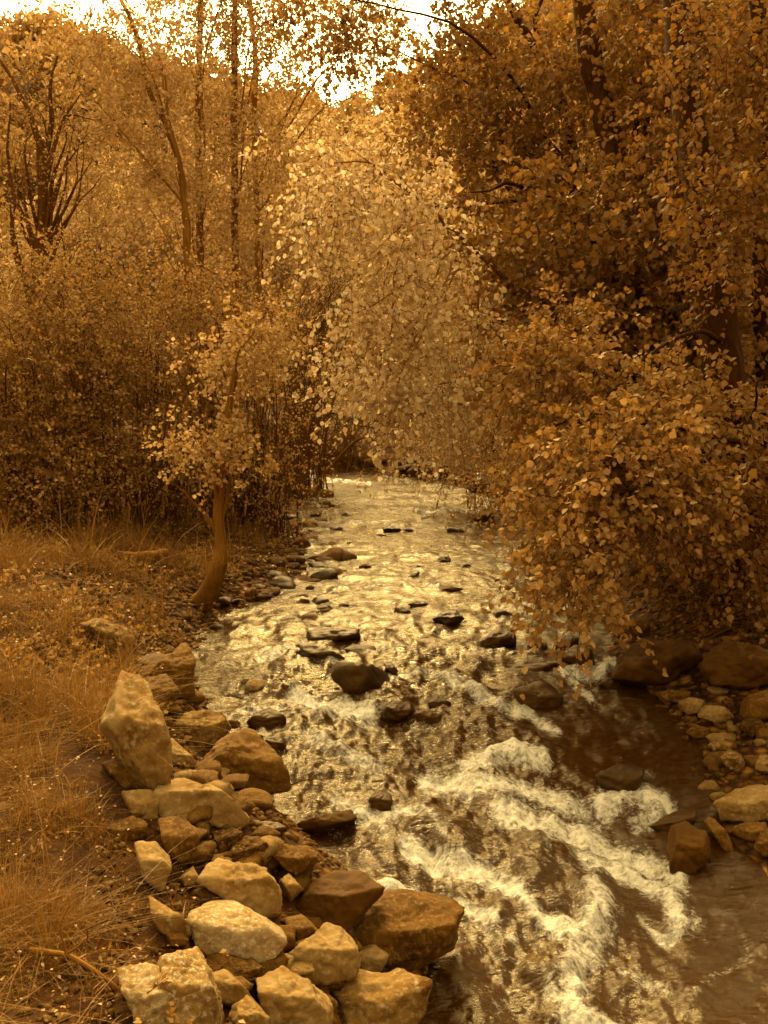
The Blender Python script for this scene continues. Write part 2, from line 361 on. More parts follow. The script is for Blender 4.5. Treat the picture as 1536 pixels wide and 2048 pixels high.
for hx, hy, hr_, hh_ in ((915, 1700, .26, .13), (1080, 1745, .28, .12), (1000, 1600, .22, .08), (830, 1665, .2, .08)):
    g = whit(hx, hy); ZZ = ZZ+hh_*np.exp(-((XX-g[0])**2+((YY-g[1])*.8)**2)/hr_**2)
# keep the sheet below the banks at its margins
edge = np.minimum(XX-xl(YY), xr(YY)-XX)
ZZ = ZZ-.10*sm(-edge, .15, .5)
V = np.stack([XX, YY, ZZ], 1)
idx = np.arange(len(V)).reshape(len(ys), nc)
q = np.stack([idx[:-1, :-1], idx[:-1, 1:], idx[1:, 1:], idx[1:, :-1]], -1).reshape(-1, 4)
kind(obj('creek_water', mesh('creek_water', V, [q], [water_mat()], None, True, {'foam': np.maximum(.92*foam, .5*rap), 'rapid': rap, 'flow': P0})), 'structure')

# ------------------------------------------------------------------ rocks
ICO = {}
def ico(l):
    if l not in ICO:
        b = bmesh.new(); bmesh.ops.create_icosphere(b, subdivisions=l, radius=1)
        ICO[l] = (np.array([v.co[:] for v in b.verts]), np.array([[v.index for v in f.verts] for f in b.faces])); b.free()
    return ICO[l]
def rock_shape(poly, D, seed, k, thick, lvl, rough, tilt):
    """poly in metres in the plane facing the viewer (u right, v up) about 0,0; returns offsets in (u, v, depth)"""
    r = np.random.default_rng(seed)
    n = len(poly); N_, H_ = [], []
    poly = np.asarray(poly)
    ar = 0.5*np.sum(poly[:, 0]*np.roll(poly[:, 1], -1)-np.roll(poly[:, 0], -1)*poly[:, 1])
    if ar < 0: poly = poly[::-1]
    for i in range(n):
        a, b = poly[i], poly[(i+1) % n]; e = b-a; L = np.linalg.norm(e)
        if L < 1e-5: continue
        m = np.array([e[1], -e[0]])/L; h = max(m @ a, .02)
        s = r.uniform(-.25, .25)
        for sg in (0,):
            v = np.array([m[0], m[1], s]); ln = np.linalg.norm(v); N_.append(v/ln); H_.append(h*1.02/ln)
    ext = (poly.max(0)-poly.min(0)); t = thick
    vmax, vmin = poly[:, 1].max(), -poly[:, 1].min()
    def add(v, h):
        v = np.array(v, float); ln = np.linalg.norm(v); N_.append(v/ln); H_.append(h/ln)
    add((r.uniform(-.25, .25), r.uniform(.0, .35), 1), t)
    add((r.uniform(-.3, .3), r.uniform(-.5, -.2), 1), t*.95)
    # upper face and front face seen by the viewer
    ta = tilt
    add((r.uniform(-.2, .2), math.sin(ta), -math.cos(ta)), vmax*.5*math.sin(ta)+t*.42*math.cos(ta))
    add((r.uniform(-.3, .1), -.15, -1), t*.72)
    add((r.uniform(.1, .5), -.35, -1), t*.8)
    for _ in range(1):
        v = r.normal(size=3)*np.array([1, .7, 1]); v /= np.linalg.norm(v); add(v, .92*np.sqrt((v[0]*ext[0]/2)**2+(v[1]*ext[1]/2)**2+(v[2]*t)**2)*r.uniform(.98, 1.2))
    dirs, F_ = ico(lvl)
    sc = np.array([ext[0]/2, ext[1]/2, t]); d = dirs*sc
    pr = np.maximum(d @ np.array(N_).T, 0)/np.array(H_)
    k = k*3.6
    rad = 1/(np.sum(pr**k, 1)**(1/k))
    P = d*rad[:, None]
    for a in (0, 1):                                  # keep the outline's own width and height
        lo, hi = P[:, a].min(), P[:, a].max(); P[:, a] = poly[:, a].min()+(P[:, a]-lo)*(ext[a]/(hi-lo))
    size = max(ext.max(), t)
    o = r.uniform(0, 50, 3)
    nrm = P/np.linalg.norm(P, axis=1, keepdims=True)
    P = P+nrm*(size*rough*(.04*fbm(P/size*2.6+o, 3, seed)+.036*(np.abs(fbm(P/size*4.2+o, 4, seed+5))-.35)+.02*fbm(P/size*16+o, 3, seed+9)))[:, None]
    return P, F_
nrock = [0]; FOOT = []
def rock(poly, label, mat='rock_mid', k=12, thick=.5, lvl=4, rough=1., name='boulder', group=None, D=None, tilt=.9, sink=.06, cat=None):
    poly = np.asarray(poly, float); nrock[0] += 1; seed = nrock[0]*13+5
    x0, y0 = poly.min(0); x1, y1 = poly.max(0); cx, cy = (x0+x1)/2, (y0+y1)/2
    if D is None:
        g = ghit(cx, y1-(y1-y0)*.06); D = (g-CAM) @ np.array([0, cp, -sp])
    R = ray(cx, cy); R /= np.linalg.norm(R)
    ax = np.array([1., 0, 0]); ax -= R*(ax @ R); ax /= np.linalg.norm(ax); up = np.cross(ax, R)
    s = D/F
    pl = np.stack([(poly[:, 0]-cx)*s, (cy-poly[:, 1])*s], 1)
    w, h = (x1-x0)*s, (y1-y0)*s
    t = thick*.5*(w+h)
    P, Fc = rock_shape(pl, D, seed, k, t, lvl, rough, tilt)
    W = P[:, :1]*ax+P[:, 1:2]*up+P[:, 2:3]*R
    c = pt(cx, cy, D)+R*t*.35
    W = W+c
    base = np.array([c[0], c[1], W[:, 2].min()])
    FOOT.append((c[0], c[1], .5*max(w, t)+.03))
    o = obj(name, mesh(name, W-base, [Fc], [M[mat]], None, True), None, base)
    tag(o, label, cat or ('boulder' if name == 'boulder' else 'rock'), group)
    return o
def Z5(*p): return [(a/2, 1200+b/2) for a, b in p]
def Z6(*p): return [(768+a/2, 1200+b/2) for a, b in p]
def bx(x0, y0, x1, y1, seed=0, n=8):
    r = np.random.default_rng(int(x0*7+y0*3+seed)); a = np.sort((np.arange(n)+r.uniform(-.35, .35, n))*2*PI/n)
    q_ = 1-.12*r.random(n)
    return [((x0+x1)/2+(x1-x0)/2*math.cos(t)*f*(1.08), (y0+y1)/2-(y1-y0)/2*math.sin(t)*f*1.08) for t, f in zip(a, q_)]
P_, Mi, W_, Dk = 'rock_pale', 'rock_mid', 'rock_wet', 'rock_dark'
LBANK = 'boulders lining the left bank'
rocks = [
 (Z5((485,290),(555,295),(600,400),(650,530),(690,740),(655,810),(570,700),(450,600),(412,500),(440,410)), 'tall pale slab of rock leaning against the grassy left bank', P_, 14, .5, 5),
 (Z5((325,115),(440,75),(470,125),(540,150),(530,190),(480,240),(390,180)), 'pale jagged rock highest on the grassy left bank', P_, 12, .6, 5),
 (Z5((690,215),(740,185),(775,290),(778,380),(690,400),(600,330)), 'upright brown rock below the bent trunk', Mi, 12, .6, 5),
 (Z5((520,240),(600,215),(740,225),(750,275),(690,312),(600,285)), 'dark rounded boulder at the left water edge with a pale stone on top', Dk, 8, .7, 4),
 (Z5((305,410),(400,365),(420,390),(350,432)), 'small pale flat rock half sunk in bank grass', P_, 9, .6, 4),
 (Z5((575,320),(650,300),(712,370),(700,400),(650,470),(600,430)), 'angular brown block behind the tall pale slab', Mi, 12, .6, 5),
 (Z5((700,465),(750,448),(870,455),(912,510),(880,582),(760,578),(700,530)), 'pale veined block just above the bell-shaped boulder', P_, 14, .6, 5),
 (Z5((648,562),(700,558),(782,650),(690,705),(660,690)), 'pale wedge rock between the tall slab and bell-shaped boulder', P_, 14, .6, 5),
 (Z5((768,690),(830,615),(950,528),(1060,555),(1100,640),(1158,700),(1150,750),(1060,765),(930,752),(780,758)), 'large brown bell-shaped boulder jutting into the creek', Mi, 13, .55, 5),
 (Z5((415,660),(470,645),(605,720),(570,762),(500,760)), 'pointed brown rock lying at the foot of the tall slab', Mi, 14, .6, 4),
 (Z5((488,772),(600,765),(632,800),(625,885),(540,870)), 'squarish pale rock with a rounded hollow in its face', P_, 11, .6, 4),
 (Z5((438,900),(520,870),(582,890),(580,950),(500,975)), 'brown rounded rock at the edge of the bank grass', Mi, 9, .6, 4),
 (Z5((640,715),(760,780),(890,805),(988,800),(992,890),(920,918),(800,900),(680,870)), 'long pale ledge of rock sloping down to the creek', P_, 13, .5, 5),
 (Z5((636,890),(700,878),(795,940),(775,1020),(735,1070),(680,1015)), 'upright wedge-shaped brown rock under the sloping ledge', Mi, 14, .6, 4),
 (Z5((538,975),(600,972),(682,1050),(650,1155),(585,1110)), 'pale rounded rock with weeds growing against it', P_, 10, .6, 4),
 (Z5((845,930),(930,912),(962,930),(950,990),(880,1012)), 'small brown block tucked beneath the sloping ledge', Mi, 12, .6, 5),
 (Z5((998,880),(1100,888),(1148,920),(1110,948),(1010,918)), 'flat dark stone lying in the shadowed pool by the ledge', W_, 9, .7, 4),
 (Z5((1195,905),(1350,855),(1402,843),(1415,890),(1300,928),(1215,938)), 'long flat wet slab reaching out into the rapids', Dk, 12, .6, 4),
 (Z5((888,1030),(960,960),(1030,948),(1082,1020),(1050,1068),(930,1052)), 'brown peaked rock behind the grey rounded boulder', Mi, 13, .6, 5),
 (Z5((1035,985),(1150,998),(1230,983),(1258,1060),(1200,1118),(1130,1075)), 'angular pale-topped rock nearest the flat wet slab', Mi, 13, .6, 5),
 (Z5((798,1130),(860,1038),(960,1058),(1060,1088),(1115,1150),(1108,1240),(1040,1258),(940,1205)), 'big two-toned boulder with a rounded dark end', P_, 11, .55, 5),
 (Z5((1112,1130),(1150,1098),(1212,1160),(1160,1208)), 'small pale cube-like stone wedged between larger boulders', P_, 13, .7, 4),
 (Z5((1155,1235),(1230,1140),(1330,1098),(1450,1110),(1525,1170),(1400,1305),(1300,1320),(1200,1280)), 'broad dark rounded boulder behind the flat-topped slab', Dk, 8, .5, 5),
 (Z5((768,1230),(830,1203),(950,1212),(1090,1290),(1135,1340),(1080,1400),(960,1438),(860,1428),(800,1355)), 'smooth egg-shaped boulder speckled with pale lichen', 'rock_speck', 6, .6, 5),
 (Z5((598,1200),(650,1208),(758,1300),(740,1355),(660,1315)), 'pale elongated rock left of the speckled boulder', P_, 11, .6, 4),
 ([(690,1867),(755,1812),(830,1789),(905,1799),(928,1820),(915,1872),(890,1898),(830,1932),(770,1948),(740,1900)], 'large flat-topped brown slab overhanging the dark water', Mi, 14, .6, 5),
 (Z5((1148,1450),(1290,1308),(1350,1328),(1425,1400),(1425,1500),(1300,1525),(1225,1535)), 'angular pale boulder with a sharp ridge', P_, 16, .6, 5),
 (Z5((1138,1275),(1210,1263),(1275,1320),(1190,1372),(1148,1362)), 'small brown rock right of the speckled boulder', Mi, 12, .7, 4),
 (Z5((1038,1425),(1100,1390),(1152,1450),(1130,1495),(1058,1512)), 'small faceted rock below the speckled boulder', Mi, 14, .7, 4),
 ([(655,1958),(800,1948),(852,1985),(842,2020),(800,2085),(700,2085),(680,2015)], 'large smooth boulder at the bottom edge by dark water', P_, 11, .6, 5),
 (Z5((1028,1535),(1130,1492),(1275,1570),(1330,1640),(1320,1760),(1100,1760),(1060,1650)), 'stepped pale boulder with a cracked top face', P_, 14, .55, 5),
 (Z5((915,1640),(970,1598),(1075,1680),(1075,1780),(915,1780)), 'pale rock cut off by the bottom of the view', P_, 12, .6, 5),
 (Z5((635,1445),(760,1408),(835,1490),(895,1600),(880,1790),(640,1790),(610,1560)), 'tall lichen-crusted boulder rising from the grass', 'rock_speck', 10, .5, 5),
 (Z5((465,1505),(560,1478),(625,1500),(695,1620),(680,1730),(600,1760),(530,1610)), 'weathered lichen rock with dry grass stems across it', 'rock_speck', 10, .55, 5),
 (Z5((845,1500),(900,1483),(1005,1580),(920,1615),(865,1595)), 'knobbly pale rock beside the tall lichen boulder', P_, 10, .6, 4),
 (Z5((908,1505),(1000,1438),(1045,1470),(990,1545)), 'low brown rock in the gap under the speckled boulder', Mi, 12, .6, 5),
 (Z5((805,1185),(850,1158),(892,1190),(870,1215)), 'small pale stone perched behind the speckled boulder', P_, 12, .7, 4),
 (Z5((716,1112),(770,1068),(795,1110),(750,1145)), 'pale chip of stone among broken pebbles on the bank', P_, 14, .7, 3),
 (Z5((660,1330),(700,1322),(750,1350),(740,1385),(680,1390)), 'small weathered stone left below the speckled boulder', Mi, 10, .7, 4),
 (Z5((1435,1400),(1500,1380),(1560,1420),(1530,1480),(1450,1490)), 'pale stone lodged beneath the flat-topped slab', P_, 12, .7, 4),
]
for poly, lab, mt, k, th, lv in rocks:
    pa = np.array(poly); ctr = (pa.max(0)+pa.min(0))/2; poly = ctr+(pa-ctr)*1.07
    rock(poly, lab, mt, k, th, lv, 1.0 if k > 8 else .7, 'boulder', LBANK)
rock(Z5((632,195),(665,174),(722,210),(700,230),(640,230)), 'pale wedge of stone resting on the dark rounded boulder', P_, 13, .6, 4, 1, 'rock', LBANK, 9.55, .9)
cr = [
 ([(497,1447),(512,1425),(545,1415),(572,1438),(567,1457),(510,1460)], 'smooth round wet stone alone near the left bank', W_, 6),
 ([(610,1262),(690,1255),(719,1257),(722,1276),(650,1286),(610,1283)], 'dark rectangular log-like rock lying across the current', W_, 18),
 ([(665,1362),(685,1335),(712,1324),(745,1350),(782,1352),(780,1383),(700,1387)], 'large dark split rock with water breaking around it', W_, 13),
 ([(588,1286),(620,1288),(692,1318),(684,1330),(610,1303)], 'low wet ledge just below the rectangular rock', W_, 12),
 ([(765,1327),(782,1324),(798,1342),(785,1352)], 'small wet stone beside the split rock', W_, 11),
 ([(866,1237),(884,1224),(915,1219),(929,1235),(910,1253),(885,1251)], 'dark ragged rock alone in the bright midstream', W_, 12),
 ([(960,1284),(985,1268),(1028,1261),(1031,1288),(1005,1299),(965,1294)], 'flat-topped dark block standing in water near the right bank', W_, 16),
 ([(1028,1382),(1060,1363),(1100,1363),(1127,1390),(1121,1414),(1070,1420),(1040,1406)], 'rounded wet boulder with foam running over its left side', W_, 8),
 ([(763,1425),(790,1402),(825,1405),(830,1425),(805,1443),(770,1440)], 'dark rock largest of the midstream cluster', W_, 10),
 ([(855,1402),(878,1391),(902,1405),(895,1417),(860,1415)], 'dark humped stone upstream right in the midstream cluster', W_, 8),
 ([(830,1432),(850,1420),(885,1428),(880,1447),(845,1451)], 'wet stone closest below the midstream cluster', W_, 9),
 ([(815,1208),(835,1199),(862,1208),(855,1215),(825,1215)], 'low dark stone upstream of the ragged rock', W_, 9),
 ([(878,1178),(900,1170),(928,1178),(915,1184),(885,1184)], 'pale-edged low stone far up the bright water', Dk, 8),
 ([(765,1058),(785,1050),(803,1058),(795,1065),(770,1065)], 'larger of two small stones far up midstream', W_, 8),
 ([(806,1060),(816,1055),(827,1061),(818,1065)], 'smaller of two small stones far up midstream', W_, 8),
 ([(944,1040),(960,1022),(985,1018),(990,1040),(965,1046)], 'dark pointed rock far up by the right bank leaves', W_, 12),
 ([(718,1134),(730,1128),(743,1133),(735,1139),(722,1139)], 'tiny brown stone in calm water toward the left', Dk, 8),
 ([(818,1132),(832,1128),(843,1134),(830,1138)], 'tiny dark stone in the middle of calm water', W_, 8),
 ([(735,1600),(755,1580),(785,1590),(780,1622),(745,1620)], 'dark wet rock splitting the foam left of midstream', W_, 10),
 ([(1190,1545),(1230,1528),(1290,1535),(1275,1575),(1235,1590),(1195,1575)], 'dark submerged-looking rock beside the right-hand cascade', W_, 9),
 ([(530,1476),(560,1472),(572,1490),(560,1505),(535,1505)], 'wet stone at the right shoulder of the bell-shaped boulder', W_, 9),
 ([(1052,1292),(1072,1280),(1096,1290),(1090,1302),(1060,1302)], 'small dark stone under the overhanging leaves', W_, 10),
 ([(1108,1290),(1130,1270),(1158,1275),(1152,1298),(1120,1302)], 'mid-sized dark rock under the overhanging leaves', W_, 11),
 ([(1112,1318),(1150,1292),(1185,1300),(1190,1330),(1165,1340),(1125,1330)], 'rough dark rock at the head of the side cascade', W_, 12),
 ([(1195,1370),(1212,1356),(1240,1358),(1240,1376),(1210,1380)], 'small wet rock in front of the big rounded right boulder', W_, 9),
 ([(995,1345),(1040,1330),(1135,1322),(1140,1338),(1080,1345)], 'low wet shelf of rock behind the foam-washed boulder', W_, 10),
]
for i, (poly, lab, mt, k) in enumerate(cr):
    rock(poly, lab, mt, k, .6, 4, 1.0, 'rock', 'dark rocks standing in the creek')
RB = 'boulders on the right bank'
rb = [
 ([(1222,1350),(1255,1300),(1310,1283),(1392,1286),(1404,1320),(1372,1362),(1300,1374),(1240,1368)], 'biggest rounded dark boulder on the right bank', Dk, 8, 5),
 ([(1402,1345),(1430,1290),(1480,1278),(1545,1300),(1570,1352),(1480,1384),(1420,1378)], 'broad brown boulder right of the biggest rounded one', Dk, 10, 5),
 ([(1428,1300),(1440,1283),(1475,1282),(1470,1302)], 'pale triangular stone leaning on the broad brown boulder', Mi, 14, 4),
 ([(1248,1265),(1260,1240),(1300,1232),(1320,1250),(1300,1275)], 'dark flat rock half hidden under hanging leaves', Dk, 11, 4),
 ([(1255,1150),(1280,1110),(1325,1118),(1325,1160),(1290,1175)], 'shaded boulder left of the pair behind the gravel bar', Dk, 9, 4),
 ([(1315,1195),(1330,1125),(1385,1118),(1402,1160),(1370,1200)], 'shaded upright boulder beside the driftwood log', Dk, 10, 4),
 ([(1355,1190),(1370,1166),(1395,1165),(1408,1185),(1395,1202),(1365,1200)], 'small round stone at the end of the driftwood log', Mi, 7, 4),
 ([(1312,1388),(1335,1380),(1382,1385),(1375,1405),(1325,1403)], 'pale flat stone at the upstream tip of the gravel bar', Mi, 11, 4),
 ([(1358,1410),(1380,1393),(1410,1402),(1405,1425),(1375,1432)], 'pale blocky stone second along the gravel bar', P_, 13, 4),
 ([(1396,1432),(1412,1410),(1450,1412),(1468,1435),(1440,1447)], 'pale pointed stone in the middle of the gravel bar', P_, 13, 4),
 ([(1478,1440),(1495,1395),(1545,1378),(1560,1420),(1540,1445),(1500,1445)], 'large pale rounded stone against the right picture edge', Mi, 9, 4),
 ([(1478,1455),(1490,1437),(1520,1438),(1528,1462),(1500,1474)], 'round brown stone just below the large pale one', Mi, 8, 4),
 ([(1372,1465),(1390,1450),(1420,1458),(1415,1475),(1390,1478)], 'low pale stone at the waterline of the gravel bar', Mi, 11, 4),
 ([(1415,1492),(1432,1478),(1466,1488),(1460,1505),(1430,1508)], 'pale stone touching the angular one on the lower bar', P_, 9, 4),
 ([(1440,1520),(1460,1500),(1488,1518),(1485,1545),(1460,1545)], 'pale angular stone tipped toward the water', P_, 12, 4),
 ([(1512,1540),(1520,1510),(1550,1508),(1550,1552)], 'pale upright stone at the lower right edge of the bar', P_, 11, 4),
 ([(1432,1605),(1465,1578),(1545,1570),(1555,1620),(1500,1645),(1440,1640)], 'long pale flat slab low on the right bank', P_, 10, 5),
 ([(1298,1650),(1330,1625),(1390,1618),(1388,1640),(1350,1665),(1310,1662)], 'flat wet rock with white water sliding off it', W_, 11, 4),
 ([(1332,1735),(1355,1655),(1385,1645),(1420,1665),(1422,1715),(1390,1748),(1345,1752)], 'tall smooth brown block standing in the right shallows', Dk, 11, 5),
 ([(1412,1645),(1425,1635),(1460,1680),(1465,1708),(1445,1702)], 'thin tilted wedge of rock beside the tall block', Mi, 13, 4),
 ([(1462,1665),(1490,1645),(1530,1645),(1540,1670),(1500,1685)], 'smooth brown cobble right of the tilted wedge', Mi, 8, 4),
 ([(1510,1690),(1530,1665),(1560,1670),(1560,1715),(1530,1712)], 'dim brown rock at the right edge below the cobble', Mi, 9, 4),
 ([(1510,1640),(1525,1605),(1560,1600),(1560,1640)], 'pale round stone pressed against the long flat slab', P_, 9, 4),
]
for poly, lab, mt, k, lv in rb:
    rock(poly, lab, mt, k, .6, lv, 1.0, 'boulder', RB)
# small stones of the gravel bar, the left margin and the far bend
proto = []
for i in range(10):
    r_ = np.random.default_rng(900+i)
    an = (np.arange(7)+r_.uniform(-.3, .3, 7))*2*PI/7
    pl = np.stack([np.cos(an)*.5, np.sin(an)*.5*r_.uniform(.5, .8)], 1)
    P, Fc = rock_shape(pl, 1, 300+i, [7, 10, 13][i % 3], .42, 3, 1.1, .9)
    proto.append((np.stack([P[:, 0], P[:, 2], P[:, 1]], 1), Fc))
PM = {}
def stone(x, y, s, mat, label, group, z=None):
    i = random.randrange(10)
    if (i, mat) not in PM: PM[(i, mat)] = mesh('stone', proto[i][0], [proto[i][1]], [M[mat]], None, True)
    zz = max(gz(x, y), float(wz(y))-.04) if z is None else z
    o = obj('stone', PM[(i, mat)], None, (x, y, zz+s*.12))
    o.scale = (s*random.uniform(.8, 1.3), s*random.uniform(.8, 1.2), s*random.uniform(.7, 1.15))
    o.rotation_euler = (random.uniform(-.25, .25), random.uniform(-.25, .25), random.uniform(0, 6.28))
    tag(o, label, 'stone', group)
for i in range(46):
    px, py = random.uniform(1330, 1540), random.uniform(1375, 1600)
    if px < 1330+(py-1390)*.45: continue
    g = ghit(px, py); stone(g[0], g[1], random.uniform(.06, .17), random.choice([P_, Mi, P_]), 'small pale stone of the gravel bar along the right bank', 'stones of the right gravel bar')
for i in range(95):
    py = random.uniform(975, 1200); e = np.interp(py, [965, 1000, 1060, 1150, 1195], [600, 600, 640, 640, 560])
    px = e+random.gauss(-10, 42)
    g = ghit(px, py); stone(g[0], g[1], random.uniform(.1, .34)*(1 if random.random() < .8 else 1.5), random.choice([Dk, Mi, W_, Mi]), 'small stone along the shallow left margin upstream', 'stones of the left margin')
for i in range(34):
    px = random.uniform(800, 1000); py = 930+(px-800)*.27+random.uniform(-14, 10)
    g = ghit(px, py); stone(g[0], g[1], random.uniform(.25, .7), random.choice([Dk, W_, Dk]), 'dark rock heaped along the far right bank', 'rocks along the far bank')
for i in range(14):
    px, py = random.uniform(630, 800), random.uniform(928, 952)
    g = ghit(px, py); stone(g[0], g[1]+.6, random.uniform(.3, .8), random.choice([Dk, Mi]), 'rock at the far bend above the white water', 'rocks at the far bend')
for i in range(105):
    t = random.random(); py = 1320+t*730
    px = np.interp(py, [1320, 1400, 1500, 1600, 1700, 1800, 1900, 2048], [330, 330, 390, 420, 430, 500, 560, 640])+random.gauss(0, 60)
    g = ghit(px, py); stone(g[0], g[1], random.uniform(.07, .23), random.choice([P_, Mi, Mi]), 'small stone filling gaps among the left bank boulders', 'small stones of the left bank')
for i in range(26):
    px, py = random.uniform(640, 1040), random.uniform(985, 1330)
    g = ghit(px, py); stone(g[0], g[1], random.uniform(.12, .3), W_, 'small wet stone breaking the bright water upstream', 'wet stones in the bright water')
for i in range(30):
    px, py = random.uniform(400, 660), random.uniform(1195, 1260)
    g = ghit(px, py); stone(g[0], g[1], random.uniform(.08, .22), random.choice([Dk, W_]), 'dim wet stone in the shallows below the bent trunk', 'stones in the shallows')

r = np.random.default_rng(77); n = 8500
y = 2.2*(26/2.2)**r.random(n); lft = r.random(n) < .72
dd = np.where(lft, r.uniform(-.15, 1.5, n), r.uniform(-.1, 1.6, n)); x = np.where(lft, xl(y)-dd, xr(y)+dd)
sz = r.uniform(.008, .03, n)*np.clip(y/6, .8, 2.2)
V0, F0 = ico(1); sc = sz[:, None]*r.uniform(.6, 1.4, (n, 3))*np.array([1, 1, .7])
Vv = V0[None]*sc[:, None]*(1+.25*r.normal(size=(n, len(V0), 1)))+np.stack([x, y, np.maximum(ground(x, y), wz(y)-.08)+sz*.2], 1)[:, None]
kind(tag(obj('gravel', mesh('gravel', Vv.reshape(-1, 3), [((np.arange(n)*len(V0))[:, None, None]+F0).reshape(-1, 3)], [M['rock_mid']], None, False)), 'loose gravel between the boulders along both banks', 'gravel'), 'stuff')
# ------------------------------------------------------------------ foliage
def blob3(b):
    cx, cy, rx, ry, D, rd = b
    return pt(cx, cy, D), np.array([rx*D/F, rd, ry*D/F])
def unit(v): return v/(np.linalg.norm(v, axis=-1, keepdims=True)+1e-9)
def leaves_mesh(P, A, Nn, Sz, shape):
    """P base, A axis, Nn normal, Sz length"""
    A = unit(A); Sd = unit(np.cross(A, Nn)); Nn = np.cross(Sd, A)
    if shape == 'heart':
        t = np.array([0, .28, .66, 1, .66, .28]); w = np.array([0, .47, .36, 0, -.36, -.47]); b = np.array([0, .1, .06, -.10, .06, .1])
        f = np.array([[0, 3, 2, 1], [0, 5, 4, 3]])
    elif shape == 'lance':
        t = np.array([0, .45, 1, .45]); w = np.array([0, .16, 0, -.16]); b = np.array([0, .04, -.08, .04]); f = np.array([[0, 3, 2, 1]])
    else:
        t = np.array([0, .45, 1, .45]); w = np.array([0, .38, 0, -.38]); b = np.array([0, .08, -.06, .08]); f = np.array([[0, 3, 2, 1]])
    n = len(t)
    V = P[:, None]+Sz[:, None, None]*(t[:, None]*A[:, None]+w[:, None]*Sd[:, None]+b[:, None]*Nn[:, None])
    fc = (np.arange(len(P))*n)[:, None, None]+f
    return V.reshape(-1, 3), fc.reshape(-1, 4)
def foliage(blobs, n, L, nl, size, shape, droop, seed, clus=9, spread=.30, thickt=.004, outward=.6, shell=2.2, hang=.5):
    r = np.random.default_rng(seed)
    B = [blob3(b) for b in blobs]
    wts = np.array([np.prod(b[1])**.62 for b in B]); wts /= wts.sum()
    ncl = max(3, n//clus)
    bi = r.choice(len(B), ncl, p=wts)
    Cc = np.array([b[0] for b in B])[bi]; Rr = np.array([b[1] for b in B])[bi]
    dv = unit(r.normal(size=(ncl, 3))); cl = Cc+dv*(r.random((ncl, 1))**(1/shell))*Rr
    cs = r.uniform(.5, 1.5, ncl)
    ci = r.choice(ncl, n, p=cs/cs.sum())
    S0 = cl[ci]+r.normal(size=(n, 3))*spread*np.array([1, 1, .8])*r.uniform(.5, 1.4, (ncl, 1))[ci]
    D0 = unit(outward*unit(S0-Cc[ci])+r.normal(size=(n, 3))*.7+np.array([0, 0, .15]))
    Ln = L*r.uniform(.5, 1.3, n)
    K = 5; t = np.linspace(0, 1, K)
    P = S0[:, None]+(t[:, None]*D0[:, None]*Ln[:, None, None])
    P[:, :, 2] -= droop*Ln[:, None]*t**2
    TV, TQ = tubes(P, thickt*(1.2-.9*t)[None]*np.ones((n, 1)), 3)
    # leaves along each spray
    tl = r.random((n, nl))**.8; k = np.minimum((tl*(K-1)).astype(int), K-2); fr = tl*(K-1)-k
    ii = np.arange(n)[:, None]
    Q = P[ii, k]*(1-fr[..., None])+P[ii, k+1]*fr[..., None]
    sd = unit(r.normal(size=(n, nl, 3))); Q = Q+sd*size*.45
    A = unit(.55*D0[:, None]+sd*.9+np.array([0, 0, -hang]))
    Nn = unit(r.normal(size=(n, nl, 3))+np.array([0, -.25, .55]))
    Sz = size*r.uniform(.6, 1.25, (n, nl))
    LV, LQ = leaves_mesh(Q.reshape(-1, 3), A.reshape(-1, 3), Nn.reshape(-1, 3), Sz.ravel(), shape)
    return TV, TQ, LV, LQ, cl
def crown_obj(parent, base, fol, lm, tm, name='crown'):
    TV, TQ, LV, LQ = fol[:4]
    V = np.vstack([LV, TV])-base
    F2 = np.vstack([LQ, TQ+len(LV)])
    mi = np.concatenate([np.zeros(len(LQ)), np.ones(len(TQ))])
    return obj(name, mesh(name, V, [F2], [lm, tm], mi), parent)
def tree(name, label, trunk, r0, r1, blobs, fol, lm, tm='bark', cat='tree', group=None, nlimb=1, sides=12, limbs=(), limbr=.35, seed=1):
    trunk = [np.asarray(p, float) for p in trunk]
    base = trunk[0].copy(); base[2] -= .1; trunk[0] = base
    root = obj(name, None, None, base); tag(root, label, cat, group)
    V, q, p, rr = limb(trunk, r0, r1, 40, sides+4, 0, .24, seed)
    sides += 4
    fl = 1+.7*np.exp(-np.maximum(V[:, 2]-base[2], 0)/(r0*2.2)); c = np.repeat(p, sides, 0); V = c+(V-c)*fl[:, None]
    obj('trunk', mesh('trunk', V-base, [q], [M[tm]], None, True), root)
    f = foliage(blobs, seed=seed, **fol) if blobs else None
    rnd = np.random.default_rng(seed+50)
    allb = [blob3(b) for b in blobs]
    for j, (c, R) in enumerate(allb):
        d = np.linalg.norm(p-(c-np.array([0, 0, .35*np.linalg.norm(c-base)])), axis=1); d[:4] += 5
        for m in range(nlimb):
            i = int(np.clip(np.argmin(d)+rnd.integers(-2, 3), 5, len(p)-1)); a = p[i]
            e = c+rnd.normal(size=3)*R*.45
            mid = a*.5+e*.5+np.array([0, 0, .12*np.linalg.norm(e-a)])+rnd.normal(size=3)*.08*np.linalg.norm(e-a)
            lr = max(.008, min(rr[i]*.6, limbr*r0))
            V, q, _, _ = limb([a, mid, e], lr, .006, 14, 6, .03, .12, seed+j*7+m)
            obj('branch', mesh('branch', V-base, [q], [M[tm]], None, True), root)
    for pts, a, b in limbs:
        V, q, _, _ = limb(pts, a, b, 16, 6, .015, .15, seed+len(pts))
        obj('branch', mesh('branch', V-base, [q], [M[tm]], None, True), root)
    if f: crown_obj(root, base, f, M[lm], M['twig_pale' if 'pale' in tm else 'twig'])
    return root
